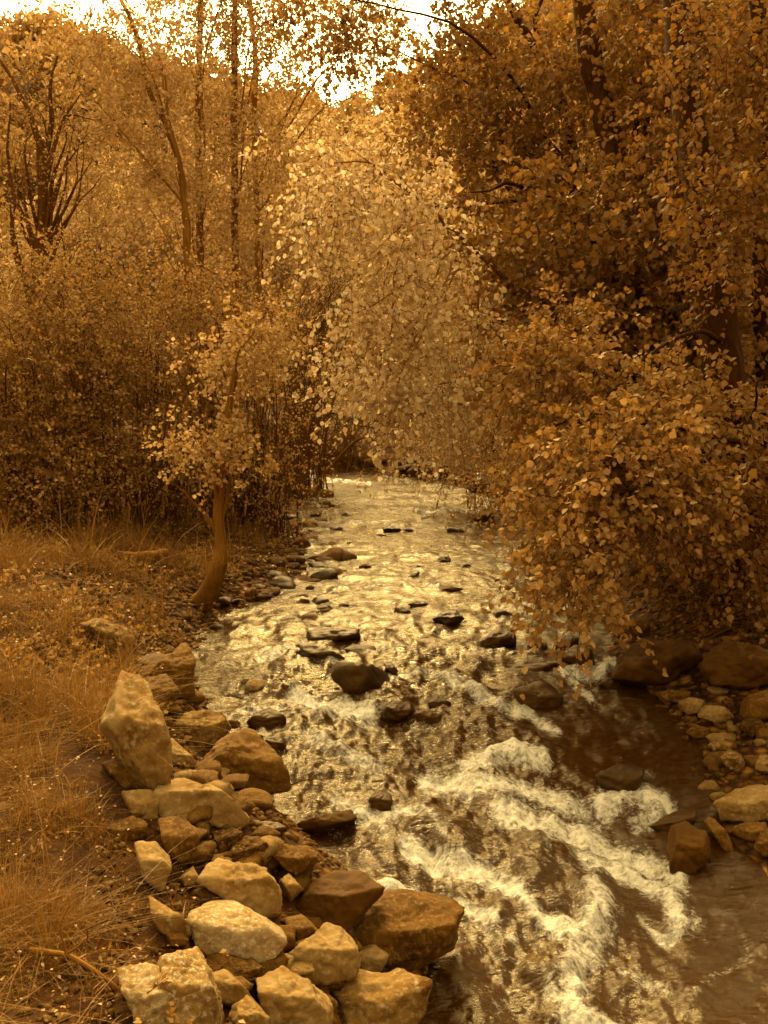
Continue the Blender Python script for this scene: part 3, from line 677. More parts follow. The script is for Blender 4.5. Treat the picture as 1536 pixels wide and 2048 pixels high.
def shrub(name, label, base, blobs, nst, fol, lm, seed, cat='shrub', group=None, tm='twig', r=.012, tips=None):
    base = np.asarray(base, float)
    root = obj(name, None, None, base); tag(root, label, cat, group)
    rnd = np.random.default_rng(seed); B = [blob3(b) for b in blobs]
    P, K = [], 9
    for i in range(nst):
        c, R = B[rnd.integers(len(B))]
        e = c+unit(rnd.normal(size=3))*R*rnd.uniform(.3, 1.05)
        s = base+np.array([rnd.normal()*.35, rnd.normal()*.35, 0]); s[2] = gz(s[0], s[1])-.05
        H = np.linalg.norm(e-s)
        m = s*.55+e*.45+np.array([0, 0, .18*H])+rnd.normal(size=3)*.06*H
        P.append(spline([s, m, e], K)+np.cumsum(rnd.normal(size=(K, 3))*.012*H, 0)*np.linspace(0, 1, K)[:, None])
    rr = r*rnd.uniform(.5, 1.4, (nst, 1))*np.linspace(1, .25, K)
    V, q = tubes(np.array(P), rr, 5)
    obj('stems', mesh('stems', V-base, [q], [M[tm]], None, True), root)
    if fol: crown_obj(root, base, foliage(blobs, seed=seed, **fol), M[lm], M[tm])
    return root

# --- right bank, near branches hanging over the water
FR = dict(L=.5, nl=17, size=.055, shape='heart', droop=.45, clus=7, spread=.16, hang=.9)
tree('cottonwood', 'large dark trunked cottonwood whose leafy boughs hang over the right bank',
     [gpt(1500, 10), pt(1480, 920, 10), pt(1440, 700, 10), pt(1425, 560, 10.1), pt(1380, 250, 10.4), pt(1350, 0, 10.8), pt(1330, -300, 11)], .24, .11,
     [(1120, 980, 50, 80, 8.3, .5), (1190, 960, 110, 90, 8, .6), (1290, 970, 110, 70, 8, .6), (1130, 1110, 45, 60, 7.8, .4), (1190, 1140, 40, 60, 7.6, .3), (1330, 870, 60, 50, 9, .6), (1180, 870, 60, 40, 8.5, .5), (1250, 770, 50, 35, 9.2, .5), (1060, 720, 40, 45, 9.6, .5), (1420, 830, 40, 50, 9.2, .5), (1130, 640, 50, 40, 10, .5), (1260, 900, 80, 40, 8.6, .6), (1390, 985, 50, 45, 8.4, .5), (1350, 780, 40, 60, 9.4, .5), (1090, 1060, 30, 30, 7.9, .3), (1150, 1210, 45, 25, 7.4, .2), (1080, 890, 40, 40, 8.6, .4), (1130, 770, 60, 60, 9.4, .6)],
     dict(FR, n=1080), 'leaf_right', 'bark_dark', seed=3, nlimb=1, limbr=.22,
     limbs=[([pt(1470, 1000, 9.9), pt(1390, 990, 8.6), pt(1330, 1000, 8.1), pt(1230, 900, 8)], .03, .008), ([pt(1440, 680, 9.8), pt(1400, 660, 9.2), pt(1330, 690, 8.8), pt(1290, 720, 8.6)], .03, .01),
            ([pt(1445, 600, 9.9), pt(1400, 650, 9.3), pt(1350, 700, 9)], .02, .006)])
FD = dict(L=.6, nl=14, size=.075, shape='heart', droop=.4, clus=8, spread=.3, hang=.6)
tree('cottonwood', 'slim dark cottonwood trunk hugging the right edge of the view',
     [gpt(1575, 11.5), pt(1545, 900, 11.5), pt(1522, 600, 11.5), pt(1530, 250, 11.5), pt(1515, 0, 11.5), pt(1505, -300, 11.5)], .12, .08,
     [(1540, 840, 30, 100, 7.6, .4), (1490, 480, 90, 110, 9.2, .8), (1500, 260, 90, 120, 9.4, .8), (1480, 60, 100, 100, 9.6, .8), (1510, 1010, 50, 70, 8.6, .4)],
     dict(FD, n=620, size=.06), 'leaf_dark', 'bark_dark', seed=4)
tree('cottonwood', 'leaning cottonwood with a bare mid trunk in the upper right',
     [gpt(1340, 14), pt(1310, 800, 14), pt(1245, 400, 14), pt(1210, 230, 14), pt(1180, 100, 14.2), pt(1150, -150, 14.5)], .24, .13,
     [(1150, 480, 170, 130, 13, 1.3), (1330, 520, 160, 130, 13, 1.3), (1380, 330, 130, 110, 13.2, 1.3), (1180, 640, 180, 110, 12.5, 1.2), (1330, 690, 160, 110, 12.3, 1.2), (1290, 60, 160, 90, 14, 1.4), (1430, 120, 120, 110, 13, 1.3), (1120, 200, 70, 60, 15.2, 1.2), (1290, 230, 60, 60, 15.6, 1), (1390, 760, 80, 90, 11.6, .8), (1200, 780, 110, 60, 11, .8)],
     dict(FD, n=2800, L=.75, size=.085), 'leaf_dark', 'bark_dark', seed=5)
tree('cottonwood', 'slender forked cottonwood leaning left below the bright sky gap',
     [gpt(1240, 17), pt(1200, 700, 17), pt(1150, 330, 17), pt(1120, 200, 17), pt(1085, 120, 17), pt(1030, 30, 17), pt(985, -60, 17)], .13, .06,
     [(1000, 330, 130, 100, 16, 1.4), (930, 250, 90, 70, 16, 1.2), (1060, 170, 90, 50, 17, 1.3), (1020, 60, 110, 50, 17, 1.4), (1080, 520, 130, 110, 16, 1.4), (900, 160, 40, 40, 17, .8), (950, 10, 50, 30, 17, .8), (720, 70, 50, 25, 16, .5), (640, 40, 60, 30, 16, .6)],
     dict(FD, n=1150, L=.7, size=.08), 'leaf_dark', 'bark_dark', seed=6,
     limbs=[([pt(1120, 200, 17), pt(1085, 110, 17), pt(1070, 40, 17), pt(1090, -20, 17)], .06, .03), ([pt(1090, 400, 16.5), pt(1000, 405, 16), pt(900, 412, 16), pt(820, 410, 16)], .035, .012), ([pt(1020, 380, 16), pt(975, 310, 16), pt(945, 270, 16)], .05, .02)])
# --- the bright yellow tree hanging over midstream
tree('young_cottonwood', 'bright pale leaved tree hanging low over the middle of the creek',
     [gpt(1200, 14.5), pt(1170, 900, 14.2), pt(1110, 700, 13.6), pt(1010, 560, 13), pt(920, 470, 12.4), pt(830, 390, 12), pt(750, 340, 11.8)], .075, .02,
     [(700, 330, 95, 60, 11.8, .6), (760, 420, 90, 70, 11.6, .7), (790, 560, 80, 80, 11.4, .6), (770, 660, 95, 75, 11.2, .6), (810, 760, 90, 75, 11.2, .6), (830, 800, 45, 50, 11, .4), (770, 820, 22, 40, 11, .25), (900, 660, 70, 80, 11.8, .6), (740, 750, 40, 50, 11.2, .4), (700, 640, 35, 35, 11, .4), (640, 330, 55, 50, 12, .6), (640, 440, 55, 60, 12, .6), (860, 520, 60, 60, 12, .6), (890, 740, 50, 50, 12, .5)],
     dict(L=.45, nl=11, size=.062, shape='heart', droop=.7, clus=7, spread=.24, hang=.9, n=800), 'leaf_bright', 'bark_pale', seed=7,
     limbs=[([pt(930, 480, 12.4), pt(960, 620, 12), pt(940, 740, 11.5), pt(875, 775, 11.2)], .025, .01), ([pt(850, 380, 12), pt(800, 520, 11.5), pt(780, 650, 11.3), pt(760, 700, 11.2)], .02, .006)])
tree('young_cottonwood', 'pale leaved tree on the far right bank behind the hanging branches',
     [gpt(1000, 24), pt(985, 800, 24), pt(960, 600, 24), pt(940, 430, 24)], .13, .05,
     [(930, 560, 90, 90, 23, 1.6), (1010, 640, 80, 80, 23, 1.5), (950, 760, 90, 80, 23, 1.5), (1020, 800, 70, 70, 23, 1.3), (900, 850, 60, 50, 24, 1.0), (960, 870, 50, 40, 23, 1)],
     dict(L=.6, nl=12, size=.085, shape='oval', droop=.4, clus=8, spread=.35, n=1300), 'leaf_mid', 'bark', seed=8)
# --- left bank
tree('bent_tree', 'small tree with a pale trunk curving up from the left waterline',
     [ghit(395, 1200), pt(432, 1150, 11.4), pt(441, 1090, 11.4), pt(437, 1020, 11.4), pt(442, 950, 11.4), pt(450, 860, 11.5), pt(470, 740, 11.6)], .10, .03,
     [(400, 915, 60, 30, 11, .3), (470, 930, 40, 30, 11, .3), (350, 960, 22, 30, 11, .2), (440, 880, 90, 35, 11.3, .5), (480, 740, 70, 60, 11.5, .5), (500, 680, 60, 60, 11.6, .5)],
     dict(L=.35, nl=10, size=.05, shape='heart', droop=.5, clus=7, spread=.14, n=330), 'leaf_mid', 'bark_pale', seed=9)
FB = dict(L=.8, nl=5, size=.05, shape='oval', droop=.1, clus=8, spread=.4, hang=.2, outward=1.0)
tree('bare_tree', 'tall sparse dark limbed tree against the hill at far left',
     [gpt(50, 19), pt(60, 800, 19), pt(78, 520, 19), pt(85, 380, 19), pt(80, 280, 19)], .15, .08,
     [(60, 250, 100, 60, 19, 1.2), (130, 250, 80, 70, 19, 1.2), (40, 380, 70, 70, 19, 1.2), (170, 330, 80, 60, 19, 1.2), (110, 470, 110, 60, 19, 1.2)],
     dict(FB, n=750), 'leaf_left', 'bark', seed=10, nlimb=4, limbr=.3,
     limbs=[([pt(80, 300, 19), pt(62, 240, 19), pt(25, 160, 19), pt(-15, 100, 19)], .08, .03), ([pt(85, 320, 19), pt(102, 250, 19), pt(100, 180, 19), pt(112, 110, 19)], .07, .02), ([pt(90, 370, 19), pt(120, 250, 19), pt(160, 190, 19)], .05, .012), ([pt(95, 330, 19), pt(130, 235, 19), pt(190, 240, 19)], .03, .01), ([pt(70, 600, 19), pt(60, 480, 19), pt(20, 360, 19), pt(15, 200, 19)], .06, .02)])
tall = [
 ('tall cottonwood with the middle upright trunk against the left sky', 400, 30, [(400, 480), (396, 220), (402, 0), (405, -200)], .13, [(380, 60, 110, 70, 30, 2), (420, 170, 80, 60, 30, 2), (440, 0, 110, 50, 30, 2), (390, 300, 100, 80, 29, 2), (340, 400, 100, 90, 29, 2)]),
 ('tall cottonwood with a straight trunk left of the sky gap', 475, 31, [(470, 480), (468, 230), (470, 0), (470, -200)], .14, [(500, 60, 90, 70, 31, 2), (520, 170, 60, 50, 31, 2), (500, 320, 90, 80, 30, 2), (480, 440, 90, 80, 30, 2), (590, 30, 70, 40, 31, 2)]),
 ('tall cottonwood with twin stems closest to the sky gap', 520, 33, [(515, 480), (508, 230), (512, 130), (500, 0), (500, -150)], .12, [(560, 110, 60, 60, 33, 2), (610, 200, 40, 40, 33, 1.5), (580, 350, 90, 70, 32, 2), (640, 60, 50, 40, 33, 1.5), (740, 60, 70, 50, 33, 2), (800, 130, 70, 40, 33, 2), (760, 10, 80, 30, 33, 2)]),
 ('tall cottonwood leaning left over the thicket', 380, 26, [(370, 420), (340, 270), (300, 185), (270, 60), (210, -60)], .10, [(250, 60, 80, 60, 26, 2), (200, 150, 80, 60, 26, 2), (300, 130, 70, 60, 26, 2), (320, 230, 80, 50, 26, 2), (240, 330, 110, 80, 26, 2), (160, 40, 70, 40, 26, 2)]),
]
for i, (lab, bxp, D, path, r_, bl) in enumerate(tall):
    tree('cottonwood', lab, [gpt(bxp, D)]+[pt(x, y, D) for x, y in path], r_, r_*.5, bl,
         dict(L=.9, nl=12, size=.115, shape='oval', droop=.35, clus=8, spread=.5, n=[850, 780, 700, 820][i]), 'leaf_mid', 'bark_pale', seed=20+i, group='tall cottonwoods behind the left thicket')
FT = dict(L=.6, nl=12, size=.055, shape='oval', droop=.35, clus=9, spread=.3)
th = [
 ('leafy shrub past the left end of the thicket', -230, 13, [(-200, 700, 130, 90, 13, .9), (-230, 850, 130, 80, 13, .9), (-90, 800, 80, 100, 13.5, .8)], 800),
 ('dense leafy shrub at the far left behind the grass', 40, 14, [(20, 640, 90, 80, 14, .9), (60, 760, 100, 90, 14, .9), (20, 880, 90, 80, 14, .8), (110, 900, 80, 60, 14, .7)], 900),
 ('tall shrub with light leaf clusters left of the dark hollow', 170, 15, [(130, 580, 100, 70, 15, 1), (160, 690, 90, 70, 15, 1), (200, 800, 90, 80, 15, .9), (200, 900, 80, 60, 15, .7)], 1000),
 ('brushy shrub full of bare stems in the middle of the thicket', 300, 16, [(290, 620, 100, 80, 16, 1), (300, 740, 100, 80, 16, 1), (310, 870, 90, 70, 16, .8)], 620),
 ('shrub with pale leaf tips above the bent trunk', 420, 17, [(380, 590, 80, 60, 17, .9), (440, 660, 90, 70, 17, 1), (430, 780, 90, 70, 17, 1), (400, 880, 80, 50, 16, .8)], 800),
 ('twiggy shrub leaning out toward the creek', 510, 17, [(530, 680, 70, 60, 17, .8), (520, 800, 70, 70, 17, .8), (540, 900, 50, 40, 17, .6)], 380),
]
for i, (lab, bpx, D, bl, n) in enumerate(th):
    shrub('shrub', lab, gpt(bpx, D), bl+[(bpx, 965, 95, 40, D-.6, .7)], 70, dict(FT, n=int(n*1.25)), 'leaf_left', 40+i, 'shrub', 'shrubs of the left thicket', 'twig', .016)
# willows around the bend
wl = [
 ('thin twigged willow fanning out above the leaning stump', 600, 27, [(640, 600, 70, 90, 27, 1.2), (680, 540, 60, 60, 27, 1.2), (620, 680, 50, 60, 27, 1)], 90, 420),
 ('dark stemmed willow at the bend of the creek', 590, 25, [(600, 800, 50, 60, 25, .9), (580, 720, 50, 50, 25, .9), (660, 760, 60, 40, 25, .9)], 60, 150),
 ('low arching willow over the white water', 690, 33, [(700, 850, 60, 35, 33, 1.2), (650, 870, 50, 30, 33, 1)], 60, 160),
]
for i, (lab, bpx, D, bl, ns, n) in enumerate(wl):
    shrub('willow', lab, gpt(bpx, D), bl, ns, dict(L=.7, nl=9, size=.08, shape='lance', droop=.15, clus=8, spread=.3, n=n), 'leaf_far', 60+i, 'willow', 'willows at the bend', 'twig', .02)
tree('leaning_stump', 'dark broken trunk leaning right above the thicket', [gpt(575, 26), pt(580, 800, 26), pt(586, 740, 26), pt(602, 690, 26), pt(622, 650, 26)], .13, .09, [], {}, 'leaf_far', 'bark', 'tree trunk', seed=31,
     limbs=[([pt(606, 680, 26), pt(596, 650, 26), pt(600, 610, 26)], .04, .015), ([pt(620, 655, 26), pt(655, 600, 26), pt(690, 560, 26)], .03, .008)])
# trees beyond the bend
far = [
 ('broad pale tree filling the valley beyond the bend', 640, 44, [(640, 330, 110, 80, 44, 3), (560, 430, 110, 90, 44, 3), (690, 450, 110, 90, 44, 3), (620, 560, 120, 90, 43, 3), (700, 650, 100, 80, 43, 3), (600, 720, 100, 80, 43, 3)], 1900),
 ('leafy tree left of the broad pale valley tree', 420, 42, [(420, 380, 110, 90, 42, 3), (320, 480, 110, 90, 42, 3), (440, 520, 110, 90, 41, 3), (380, 620, 120, 90, 41, 3), (480, 720, 100, 80, 41, 3)], 1700),
 ('leafy tree on the slope at far left', 180, 40, [(220, 420, 110, 80, 40, 3), (120, 520, 110, 90, 40, 3), (240, 560, 110, 90, 40, 3), (40, 620, 100, 90, 40, 3), (160, 680, 120, 90, 40, 3)], 1500),
 ('pale tree right of the broad valley tree', 830, 46, [(800, 330, 90, 80, 46, 3), (880, 420, 90, 80, 46, 3), (800, 480, 100, 80, 46, 3), (860, 600, 100, 90, 45, 3), (800, 720, 110, 90, 45, 3), (900, 780, 90, 70, 44, 3)], 1700),
 ('rounded tree on the right slope behind the dark trunks', 1060, 42, [(1030, 330, 100, 90, 42, 3), (1130, 380, 110, 100, 42, 3), (1040, 480, 110, 100, 42, 3), (1150, 540, 110, 100, 42, 3), (1080, 650, 120, 100, 41, 3), (1060, 780, 110, 80, 40, 3)], 1500),
 ('dim tree on the slope at far right', 1350, 36, [(1280, 280, 110, 110, 36, 3), (1400, 380, 110, 120, 36, 3), (1500, 300, 90, 120, 36, 3), (1300, 560, 120, 110, 36, 3), (1440, 640, 120, 120, 35, 3), (1300, 800, 120, 100, 35, 3), (1460, 880, 110, 90, 34, 3)], 1700),
]
for i, (lab, bpx, D, bl, n) in enumerate(far):
    top = bl[0]
    tree('broadleaf_tree', lab, [gpt(bpx, D), pt(bpx, 700, D), pt((bpx+top[0])/2, 500, D), pt(top[0], top[1]-20, D)], .22, .07, bl,
         dict(L=1.0, nl=12, size=.19, shape='oval', droop=.3, clus=8, spread=.65, n=n, thickt=.008), 'leaf_far' if bpx < 1000 else 'leaf_mid', 'bark', seed=70+i, group='trees beyond the bend', sides=8)
# right bank undergrowth
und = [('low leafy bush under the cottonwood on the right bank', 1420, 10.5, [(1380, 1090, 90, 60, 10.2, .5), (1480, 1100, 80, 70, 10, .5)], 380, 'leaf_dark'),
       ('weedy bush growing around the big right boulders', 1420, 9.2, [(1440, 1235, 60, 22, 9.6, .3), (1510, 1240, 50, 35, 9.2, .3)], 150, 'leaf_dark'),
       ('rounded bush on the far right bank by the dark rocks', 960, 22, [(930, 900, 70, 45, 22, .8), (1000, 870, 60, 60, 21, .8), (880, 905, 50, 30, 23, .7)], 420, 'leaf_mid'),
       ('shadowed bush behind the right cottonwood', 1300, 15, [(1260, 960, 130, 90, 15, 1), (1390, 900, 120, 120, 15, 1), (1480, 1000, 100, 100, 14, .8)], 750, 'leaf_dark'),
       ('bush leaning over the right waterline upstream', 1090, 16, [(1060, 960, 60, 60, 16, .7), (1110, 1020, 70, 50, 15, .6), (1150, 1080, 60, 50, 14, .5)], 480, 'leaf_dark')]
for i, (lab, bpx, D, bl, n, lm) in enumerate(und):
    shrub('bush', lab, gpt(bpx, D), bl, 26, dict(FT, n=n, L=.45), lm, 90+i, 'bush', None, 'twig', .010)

# ------------------------------------------------------------------ wooded hillside
n = 1500; th_ = rng.uniform(-.62, .62, n); rho = rng.uniform(58, 190, n)
tx, ty = rho*np.sin(th_), rho*np.cos(th_); tz = ground(tx, ty, False)
hh = rng.uniform(2.2, 5.5, n); k = 110
dv = unit(rng.normal(size=(n, k, 3)))*(rng.random((n, k, 1))**.4)
Q = np.stack([tx, ty, tz+hh*.55], 1)[:, None]+dv*np.stack([hh*.42, hh*.42, hh*.55], 1)[:, None]
LV, LQ = leaves_mesh(Q.reshape(-1, 3), rng.normal(size=(n*k, 3)), rng.normal(size=(n*k, 3))+np.array([0, -.4, .6]), np.repeat(hh*.19, k)*rng.uniform(.6, 1.3, n*k), 'oval')
kind(tag(obj('hillside_woods', mesh('hillside_woods', LV, [LQ], [M['hill_leaf']])), 'brown wooded hillside closing the valley under the sky', 'woods'), 'stuff')

GE = [ghit(*p) for p in [(300, 2048), (245, 1960), (330, 1850), (280, 1720), (225, 1600), (205, 1500), (215, 1420), (230, 1360), (250, 1290), (330, 1210)]]
GYv = [-5]+[g[1] for g in GE]+[14, 20, 30]; GXv = [GE[0][0]]+[g[0] for g in GE]+[float(xl(14.))-.5, float(xl(20.))-.6, float(xl(30.))-.4]
o_ = np.argsort(GYv); GYv, GXv = np.array(GYv)[o_], np.array(GXv)[o_]
def xg(Y): return np.interp(Y, GYv, GXv)
# ------------------------------------------------------------------ grass, weeds and litter on the banks
def scatter(n, ymin, ymax, side, dmin, dmax, seed, pw=1.0):
    r = np.random.default_rng(seed)
    y = ymin*(ymax/ymin)**(r.random(n)**pw)
    d = dmin+(dmax-dmin)*r.random(n)*np.clip(y/9, .35, 1)
    x = xg(y)+.2-d if side < 0 else xr(y)+d
    return x, y, d
def blades(x, y, h, wdt, seed, lean=1.15, K=5):
    r = np.random.default_rng(seed); n = len(x)
    z = ground(x, y)-.01
    a = r.uniform(0, 2*PI, n); ln = np.abs(r.normal(size=n))*lean
    H = h*r.uniform(.4, 1.3, n)*np.clip(.95+1.1*fbm(np.stack([x*2.2, y*2.2, 0*x], 1), 3, 88), .25, 1.9)
    t = np.linspace(0, 1, K)
    cur = ln[:, None]*t**1.7
    P = np.stack([x[:, None]+np.cos(a)[:, None]*cur*H[:, None], y[:, None]+np.sin(a)[:, None]*cur*H[:, None], z[:, None]+H[:, None]*(t-.35*np.minimum(ln, 1.6)[:, None]*t**2)], -1)
    b = r.uniform(0, 2*PI, n); sd = np.stack([np.cos(b), np.sin(b), 0*b], -1)
    w = (wdt*r.uniform(.6, 1.4, n))[:, None]*(1-.85*t)
    V = np.stack([P-sd[:, None]*w[..., None], P+sd[:, None]*w[..., None]], 2).reshape(-1, 3)
    i = np.arange(n*K*2).reshape(n, K, 2)
    q = np.stack([i[:, :-1, 0], i[:, :-1, 1], i[:, 1:, 1], i[:, 1:, 0]], -1).reshape(-1, 4)
    return V, q
Vs, Qs, o_ = [], [], 0
for (n, y0, y1, side, d0, d1, h, w, sd) in ((62000, 2.0, 7, -1, 0, 3.4, .17, .0018, 1), (60000, 5, 19, -1, 0, 7, .28, .004, 2), (9000, 10, 28, -1, .3, 8, .5, .008, 3), (14000, 2.0, 12, -1, -.1, 4, .09, .006, 6), (2600, 2.0, 14, -1, .2, 4, .42, .0022, 7), (7000, 7, 18, 1, 1.4, 7, .25, .005, 4), (5000, 14, 34, 1, .7, 7, .4, .009, 5)):
    x, y, d = scatter(n, y0, y1, side, d0, d1, sd)
    keep = fbm(np.stack([x*1.3, y*1.3, 0*x], 1), 3, 44+sd) > (-.25 if side < 0 else 0)
    keep &= (np.random.default_rng(sd).random(n) < sm(d, d0, d0+.3)*.8+.2)
    for fx, fy, fr in FOOT:
        keep &= (x-fx)**2+(y-fy)**2 > fr*fr
    V, q = blades(x[keep], y[keep], h, w, sd); Vs.append(V); Qs.append(q+o_); o_ += len(V)
kind(tag(obj('bank_grass', mesh('bank_grass', np.vstack(Vs), [np.vstack(Qs)], [M['grass']])), 'dry tangled grass and weeds covering the banks', 'grass'), 'stuff')
def weeds(n, seed, y0, y1, side, d0, d1, L, sz, nl=12, K=4):
    x, y, d = scatter(n, y0, y1, side, d0, d1, seed); r = np.random.default_rng(seed)
    kp = fbm(np.stack([x*.9, y*.9, 0*x], 1), 3, seed) > .0
    for fx, fy, fr in FOOT: kp &= (x-fx)**2+(y-fy)**2 > fr*fr
    x, y = x[kp], y[kp]; n = len(x); t = np.linspace(0, 1, K)
    D0 = unit(r.normal(size=(n, 3))*.55+np.array([0, 0, 1])); Ln = L*r.uniform(.4, 1.4, n)
    P = np.stack([x, y, ground(x, y)-.01], 1)[:, None]+t[:, None]*D0[:, None]*Ln[:, None, None]
    P[:, :, 2] -= .3*Ln[:, None]*t**2
    TV, TQ = tubes(P, .0022*(1.3-t)[None]*np.ones((n, 1)), 3)
    tl = r.random((n, nl))**.7; k = np.minimum((tl*(K-1)).astype(int), K-2); fr = (tl*(K-1)-k)[..., None]; ii = np.arange(n)[:, None]
    Q = P[ii, k]*(1-fr)+P[ii, k+1]*fr
    A = unit(r.normal(size=(n, nl, 3))+.5*D0[:, None]); Nn = unit(r.normal(size=(n, nl, 3))+np.array([0, 0, .7]))
    LV, LQ = leaves_mesh(Q.reshape(-1, 3), A.reshape(-1, 3), Nn.reshape(-1, 3), (sz*r.uniform(.5, 1.4, (n, nl))).ravel(), 'oval')
    return np.vstack([LV, TV]), np.vstack([LQ, TQ+len(LV)]), np.concatenate([np.zeros(len(LQ)), np.ones(len(TQ))])
ws = [weeds(5200, 301, 2, 8, -1, -.1, 3.2, .2, .024), weeds(2600, 302, 6, 17, -1, -.1, 6, .32, .04), weeds(1500, 303, 7, 20, 1, 1.3, 6, .3, .045)]
of = np.cumsum([0]+[len(a[0]) for a in ws])
kind(tag(obj('bank_weeds', mesh('bank_weeds', np.vstack([a[0] for a in ws]), [np.vstack([a[1]+o for a, o in zip(ws, of)])], [M['leaf_left'], M['twig_pale']], np.concatenate([a[2] for a in ws]))), 'tangled leafy weeds spreading over both banks', 'weeds'), 'stuff')
xs, ysl, dd = scatter(9000, 2, 17, -1, -.3, 5, 61)
x2, y2, _ = scatter(3000, 6, 18, 1, .8, 6, 62)
x, y = np.concatenate([xs, x2]), np.concatenate([ysl, y2])
r = np.random.default_rng(5); kp = np.ones(len(x), bool)
for fx, fy, fr in FOOT: kp &= (x-fx)**2+(y-fy)**2 > fr*fr
x, y = x[kp], y[kp]
P = np.stack([x, y, ground(x, y)+r.uniform(.0, .12, len(x))], 1)
LV, LQ = leaves_mesh(P, unit(r.normal(size=P.shape)*np.array([1, 1, .4])), r.normal(size=P.shape)*.5+np.array([0, -.2, 1]), r.uniform(.008, .026, len(x))*np.clip(y/6, .8, 2.5), 'oval')
kind(tag(obj('ground_litter', mesh('ground_litter', LV, [LQ], [M['litter']])), 'small leaves and low weeds strewn over the banks', 'leaf litter'), 'stuff')

# ------------------------------------------------------------------ fallen wood and single stalks
def stick(name, label, cat, pts, r0, r1, mat, seed, sides=8, twigs=0, wob=.02):
    base = np.asarray(pts[0], float)
    V, q, p, rr = limb(pts, r0, r1, 20, sides, wob, .25, seed)
    o = obj(name, mesh(name, V-base, [q], [M[mat]], None, True), None, base); tag(o, label, cat)
    rn = np.random.default_rng(seed)
    for i in range(twigs):
        j = rn.integers(4, 18); e = p[j]+unit(rn.normal(size=3)+np.array([0, 0, .6]))*rn.uniform(.2, .5)
        V, q, _, _ = limb([p[j], (p[j]+e)/2+rn.normal(size=3)*.03, e], rr[j]*.45, .003, 8, 5, .03, .1, seed+i)
        obj('twig', mesh('twig', V-base, [q], [M[mat]], None, True), o)
    return o
g1, g2, g3 = ghit(1400, 1188), ghit(1475, 1200), ghit(1560, 1235)
up = np.array([0, 0, .08])
stick('driftwood_log', 'pale driftwood log lying on the right bank behind the boulders', 'log', [g1+up, g2+up*1.4, g3+up], .07, .09, 'driftwood', 1, 12)
stick('fallen_branch', 'pale broken stick leaning in the bottom left grass', 'branch', [ghit(60, 1925)+up*.6, ghit(160, 1985)+up*1.5, ghit(255, 2030)+up], .012, .006, 'twig_pale', 2, 7, 3)
stick('fallen_branch', 'dark dead branch jutting over the far end of the creek', 'branch', [gpt(640, 31)+up, pt(720, 880, 30), pt(790, 890, 29), pt(850, 880, 28.5)], .06, .015, 'bark', 3, 7, 7)
stick('fallen_branch', 'dark bare limb arching above the far white water', 'branch', [gpt(600, 28)+up, pt(650, 830, 28), pt(710, 845, 28), pt(760, 860, 28)], .05, .012, 'bark', 4, 7, 7)
stick('fallen_branch', 'thin stick poking from the water beside the bell-shaped boulder', 'branch', [ghit(570, 1575), pt(610, 1560, 7.1), pt(655, 1557, 7.2)], .007, .004, 'twig', 5, 6, 0)
stick('fallen_log', 'weathered plank-like log on the left bank beside the bent trunk', 'log', [ghit(230, 1120)+up, ghit(290, 1125)+up, ghit(330, 1118)+up], .05, .06, 'driftwood', 6, 9)
stalks = [('pale dry weed stalk curving low in the left grass', [(45, 1760), (70, 1700), (95, 1650)]), ('tall thin dry stem standing in the upper bank grass', [(172, 1260), (170, 1180), (175, 1120)]),
          ('long bent straw stem arching across the lower left grass', [(90, 1950), (190, 1905), (290, 1905)]), ('leafy dry stem beside the small flat rock', [(120, 1440), (100, 1405), (60, 1398)]),
          ('wispy straw stem crossing the weathered lichen rock', [(300, 2060), (270, 2010), (330, 1960)])]
for i, (lab, pp) in enumerate(stalks):
    g = ghit(*pp[0]); D = (g-CAM) @ np.array([0, cp, -sp])
    pts = [g]+[pt(x, y, D*(1-.03*j)) for j, (x, y) in enumerate(pp[1:])]
    o = stick('weed_stalk', lab, 'weed', pts, .004, .002, 'twig_pale', 30+i, 5, 0)
    p = spline(pts, 16); r = np.random.default_rng(i); nl_ = 26
    j = r.integers(5, 16, nl_); Pp = p[j]+r.normal(size=(nl_, 3))*.008
    LV, LQ = leaves_mesh(Pp, unit(r.normal(size=(nl_, 3))+np.array([0, 0, .4])), r.normal(size=(nl_, 3)), r.uniform(.02, .05, nl_), 'lance')
    obj('leaves', mesh('leaves', LV-g, [LQ], [M['litter']]), o)

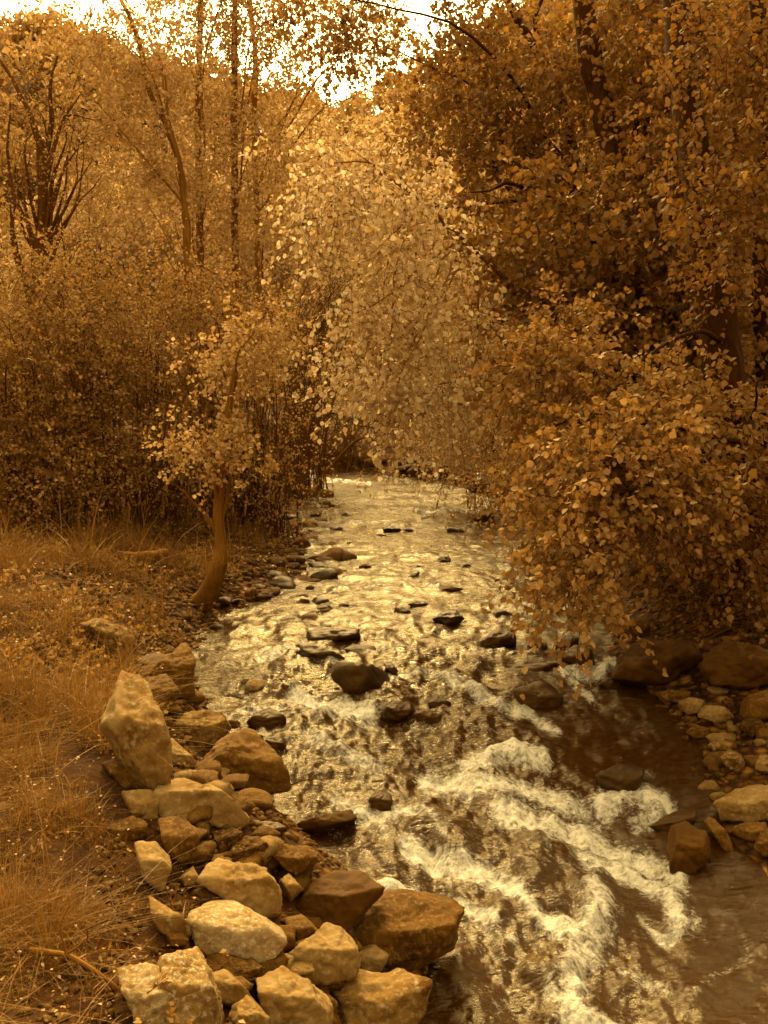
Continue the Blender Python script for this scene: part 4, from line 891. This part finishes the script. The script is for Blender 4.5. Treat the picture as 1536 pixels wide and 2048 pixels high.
# ------------------------------------------------------------------ light, sky, camera
SUN_EL, SUN_AZ = math.radians(44), math.radians(-8)      # azimuth from +Y (ahead) toward +X
w = bpy.data.worlds.new('World'); S.world = w; w.use_nodes = True
nt = w.node_tree; nt.nodes.clear()
out = nt.nodes.new('ShaderNodeOutputWorld'); bg = nt.nodes.new('ShaderNodeBackground'); sky = nt.nodes.new('ShaderNodeTexSky')
sky.sky_type = 'NISHITA'; sky.sun_disc = False; sky.sun_elevation = SUN_EL; sky.sun_rotation = SUN_AZ; sky.air_density = 1.5; sky.dust_density = 4
bw = nt.nodes.new('ShaderNodeRGBToBW'); tint = nt.nodes.new('ShaderNodeMix'); tint.data_type = 'RGBA'; tint.blend_type = 'MULTIPLY'; tint.inputs[0].default_value = 1
tint.inputs[7].default_value = (1.0, .755, .34, 1)
nt.links.new(sky.outputs[0], bw.inputs[0]); nt.links.new(bw.outputs[0], tint.inputs[6]); nt.links.new(tint.outputs[2], bg.inputs[0]); nt.links.new(bg.outputs[0], out.inputs[0])
bg.inputs[1].default_value = .15
sl = bpy.data.lights.new('sun', 'SUN'); sl.energy = .7; sl.angle = math.radians(25); sl.color = (1, .74, .30)
so = bpy.data.objects.new('sun', sl); C.objects.link(so)
sd = Vector((math.sin(SUN_AZ)*math.cos(SUN_EL), math.cos(SUN_AZ)*math.cos(SUN_EL), math.sin(SUN_EL)))
so.rotation_euler = sd.to_track_quat('Z', 'Y').to_euler(); so.location = (0, 0, 40)
cam = bpy.data.cameras.new('camera'); co = bpy.data.objects.new('camera', cam); C.objects.link(co)
cam.sensor_fit = 'VERTICAL'; cam.angle = 2*math.atan(1024/F); cam.clip_start = .05; cam.clip_end = 2000
co.location = (0, 0, CAMZ); co.rotation_euler = (PI/2-PITCH, 0, 0)
S.camera = co
vs = S.view_settings; vs.view_transform = 'Standard'; vs.look = 'None'; vs.exposure = 2.32; vs.gamma = 1; vs.use_curve_mapping = False
S.cycles.max_bounces = 8; S.cycles.diffuse_bounces = 4; S.cycles.transmission_bounces = 4; S.cycles.transparent_max_bounces = 8
S.cycles.use_denoising = True
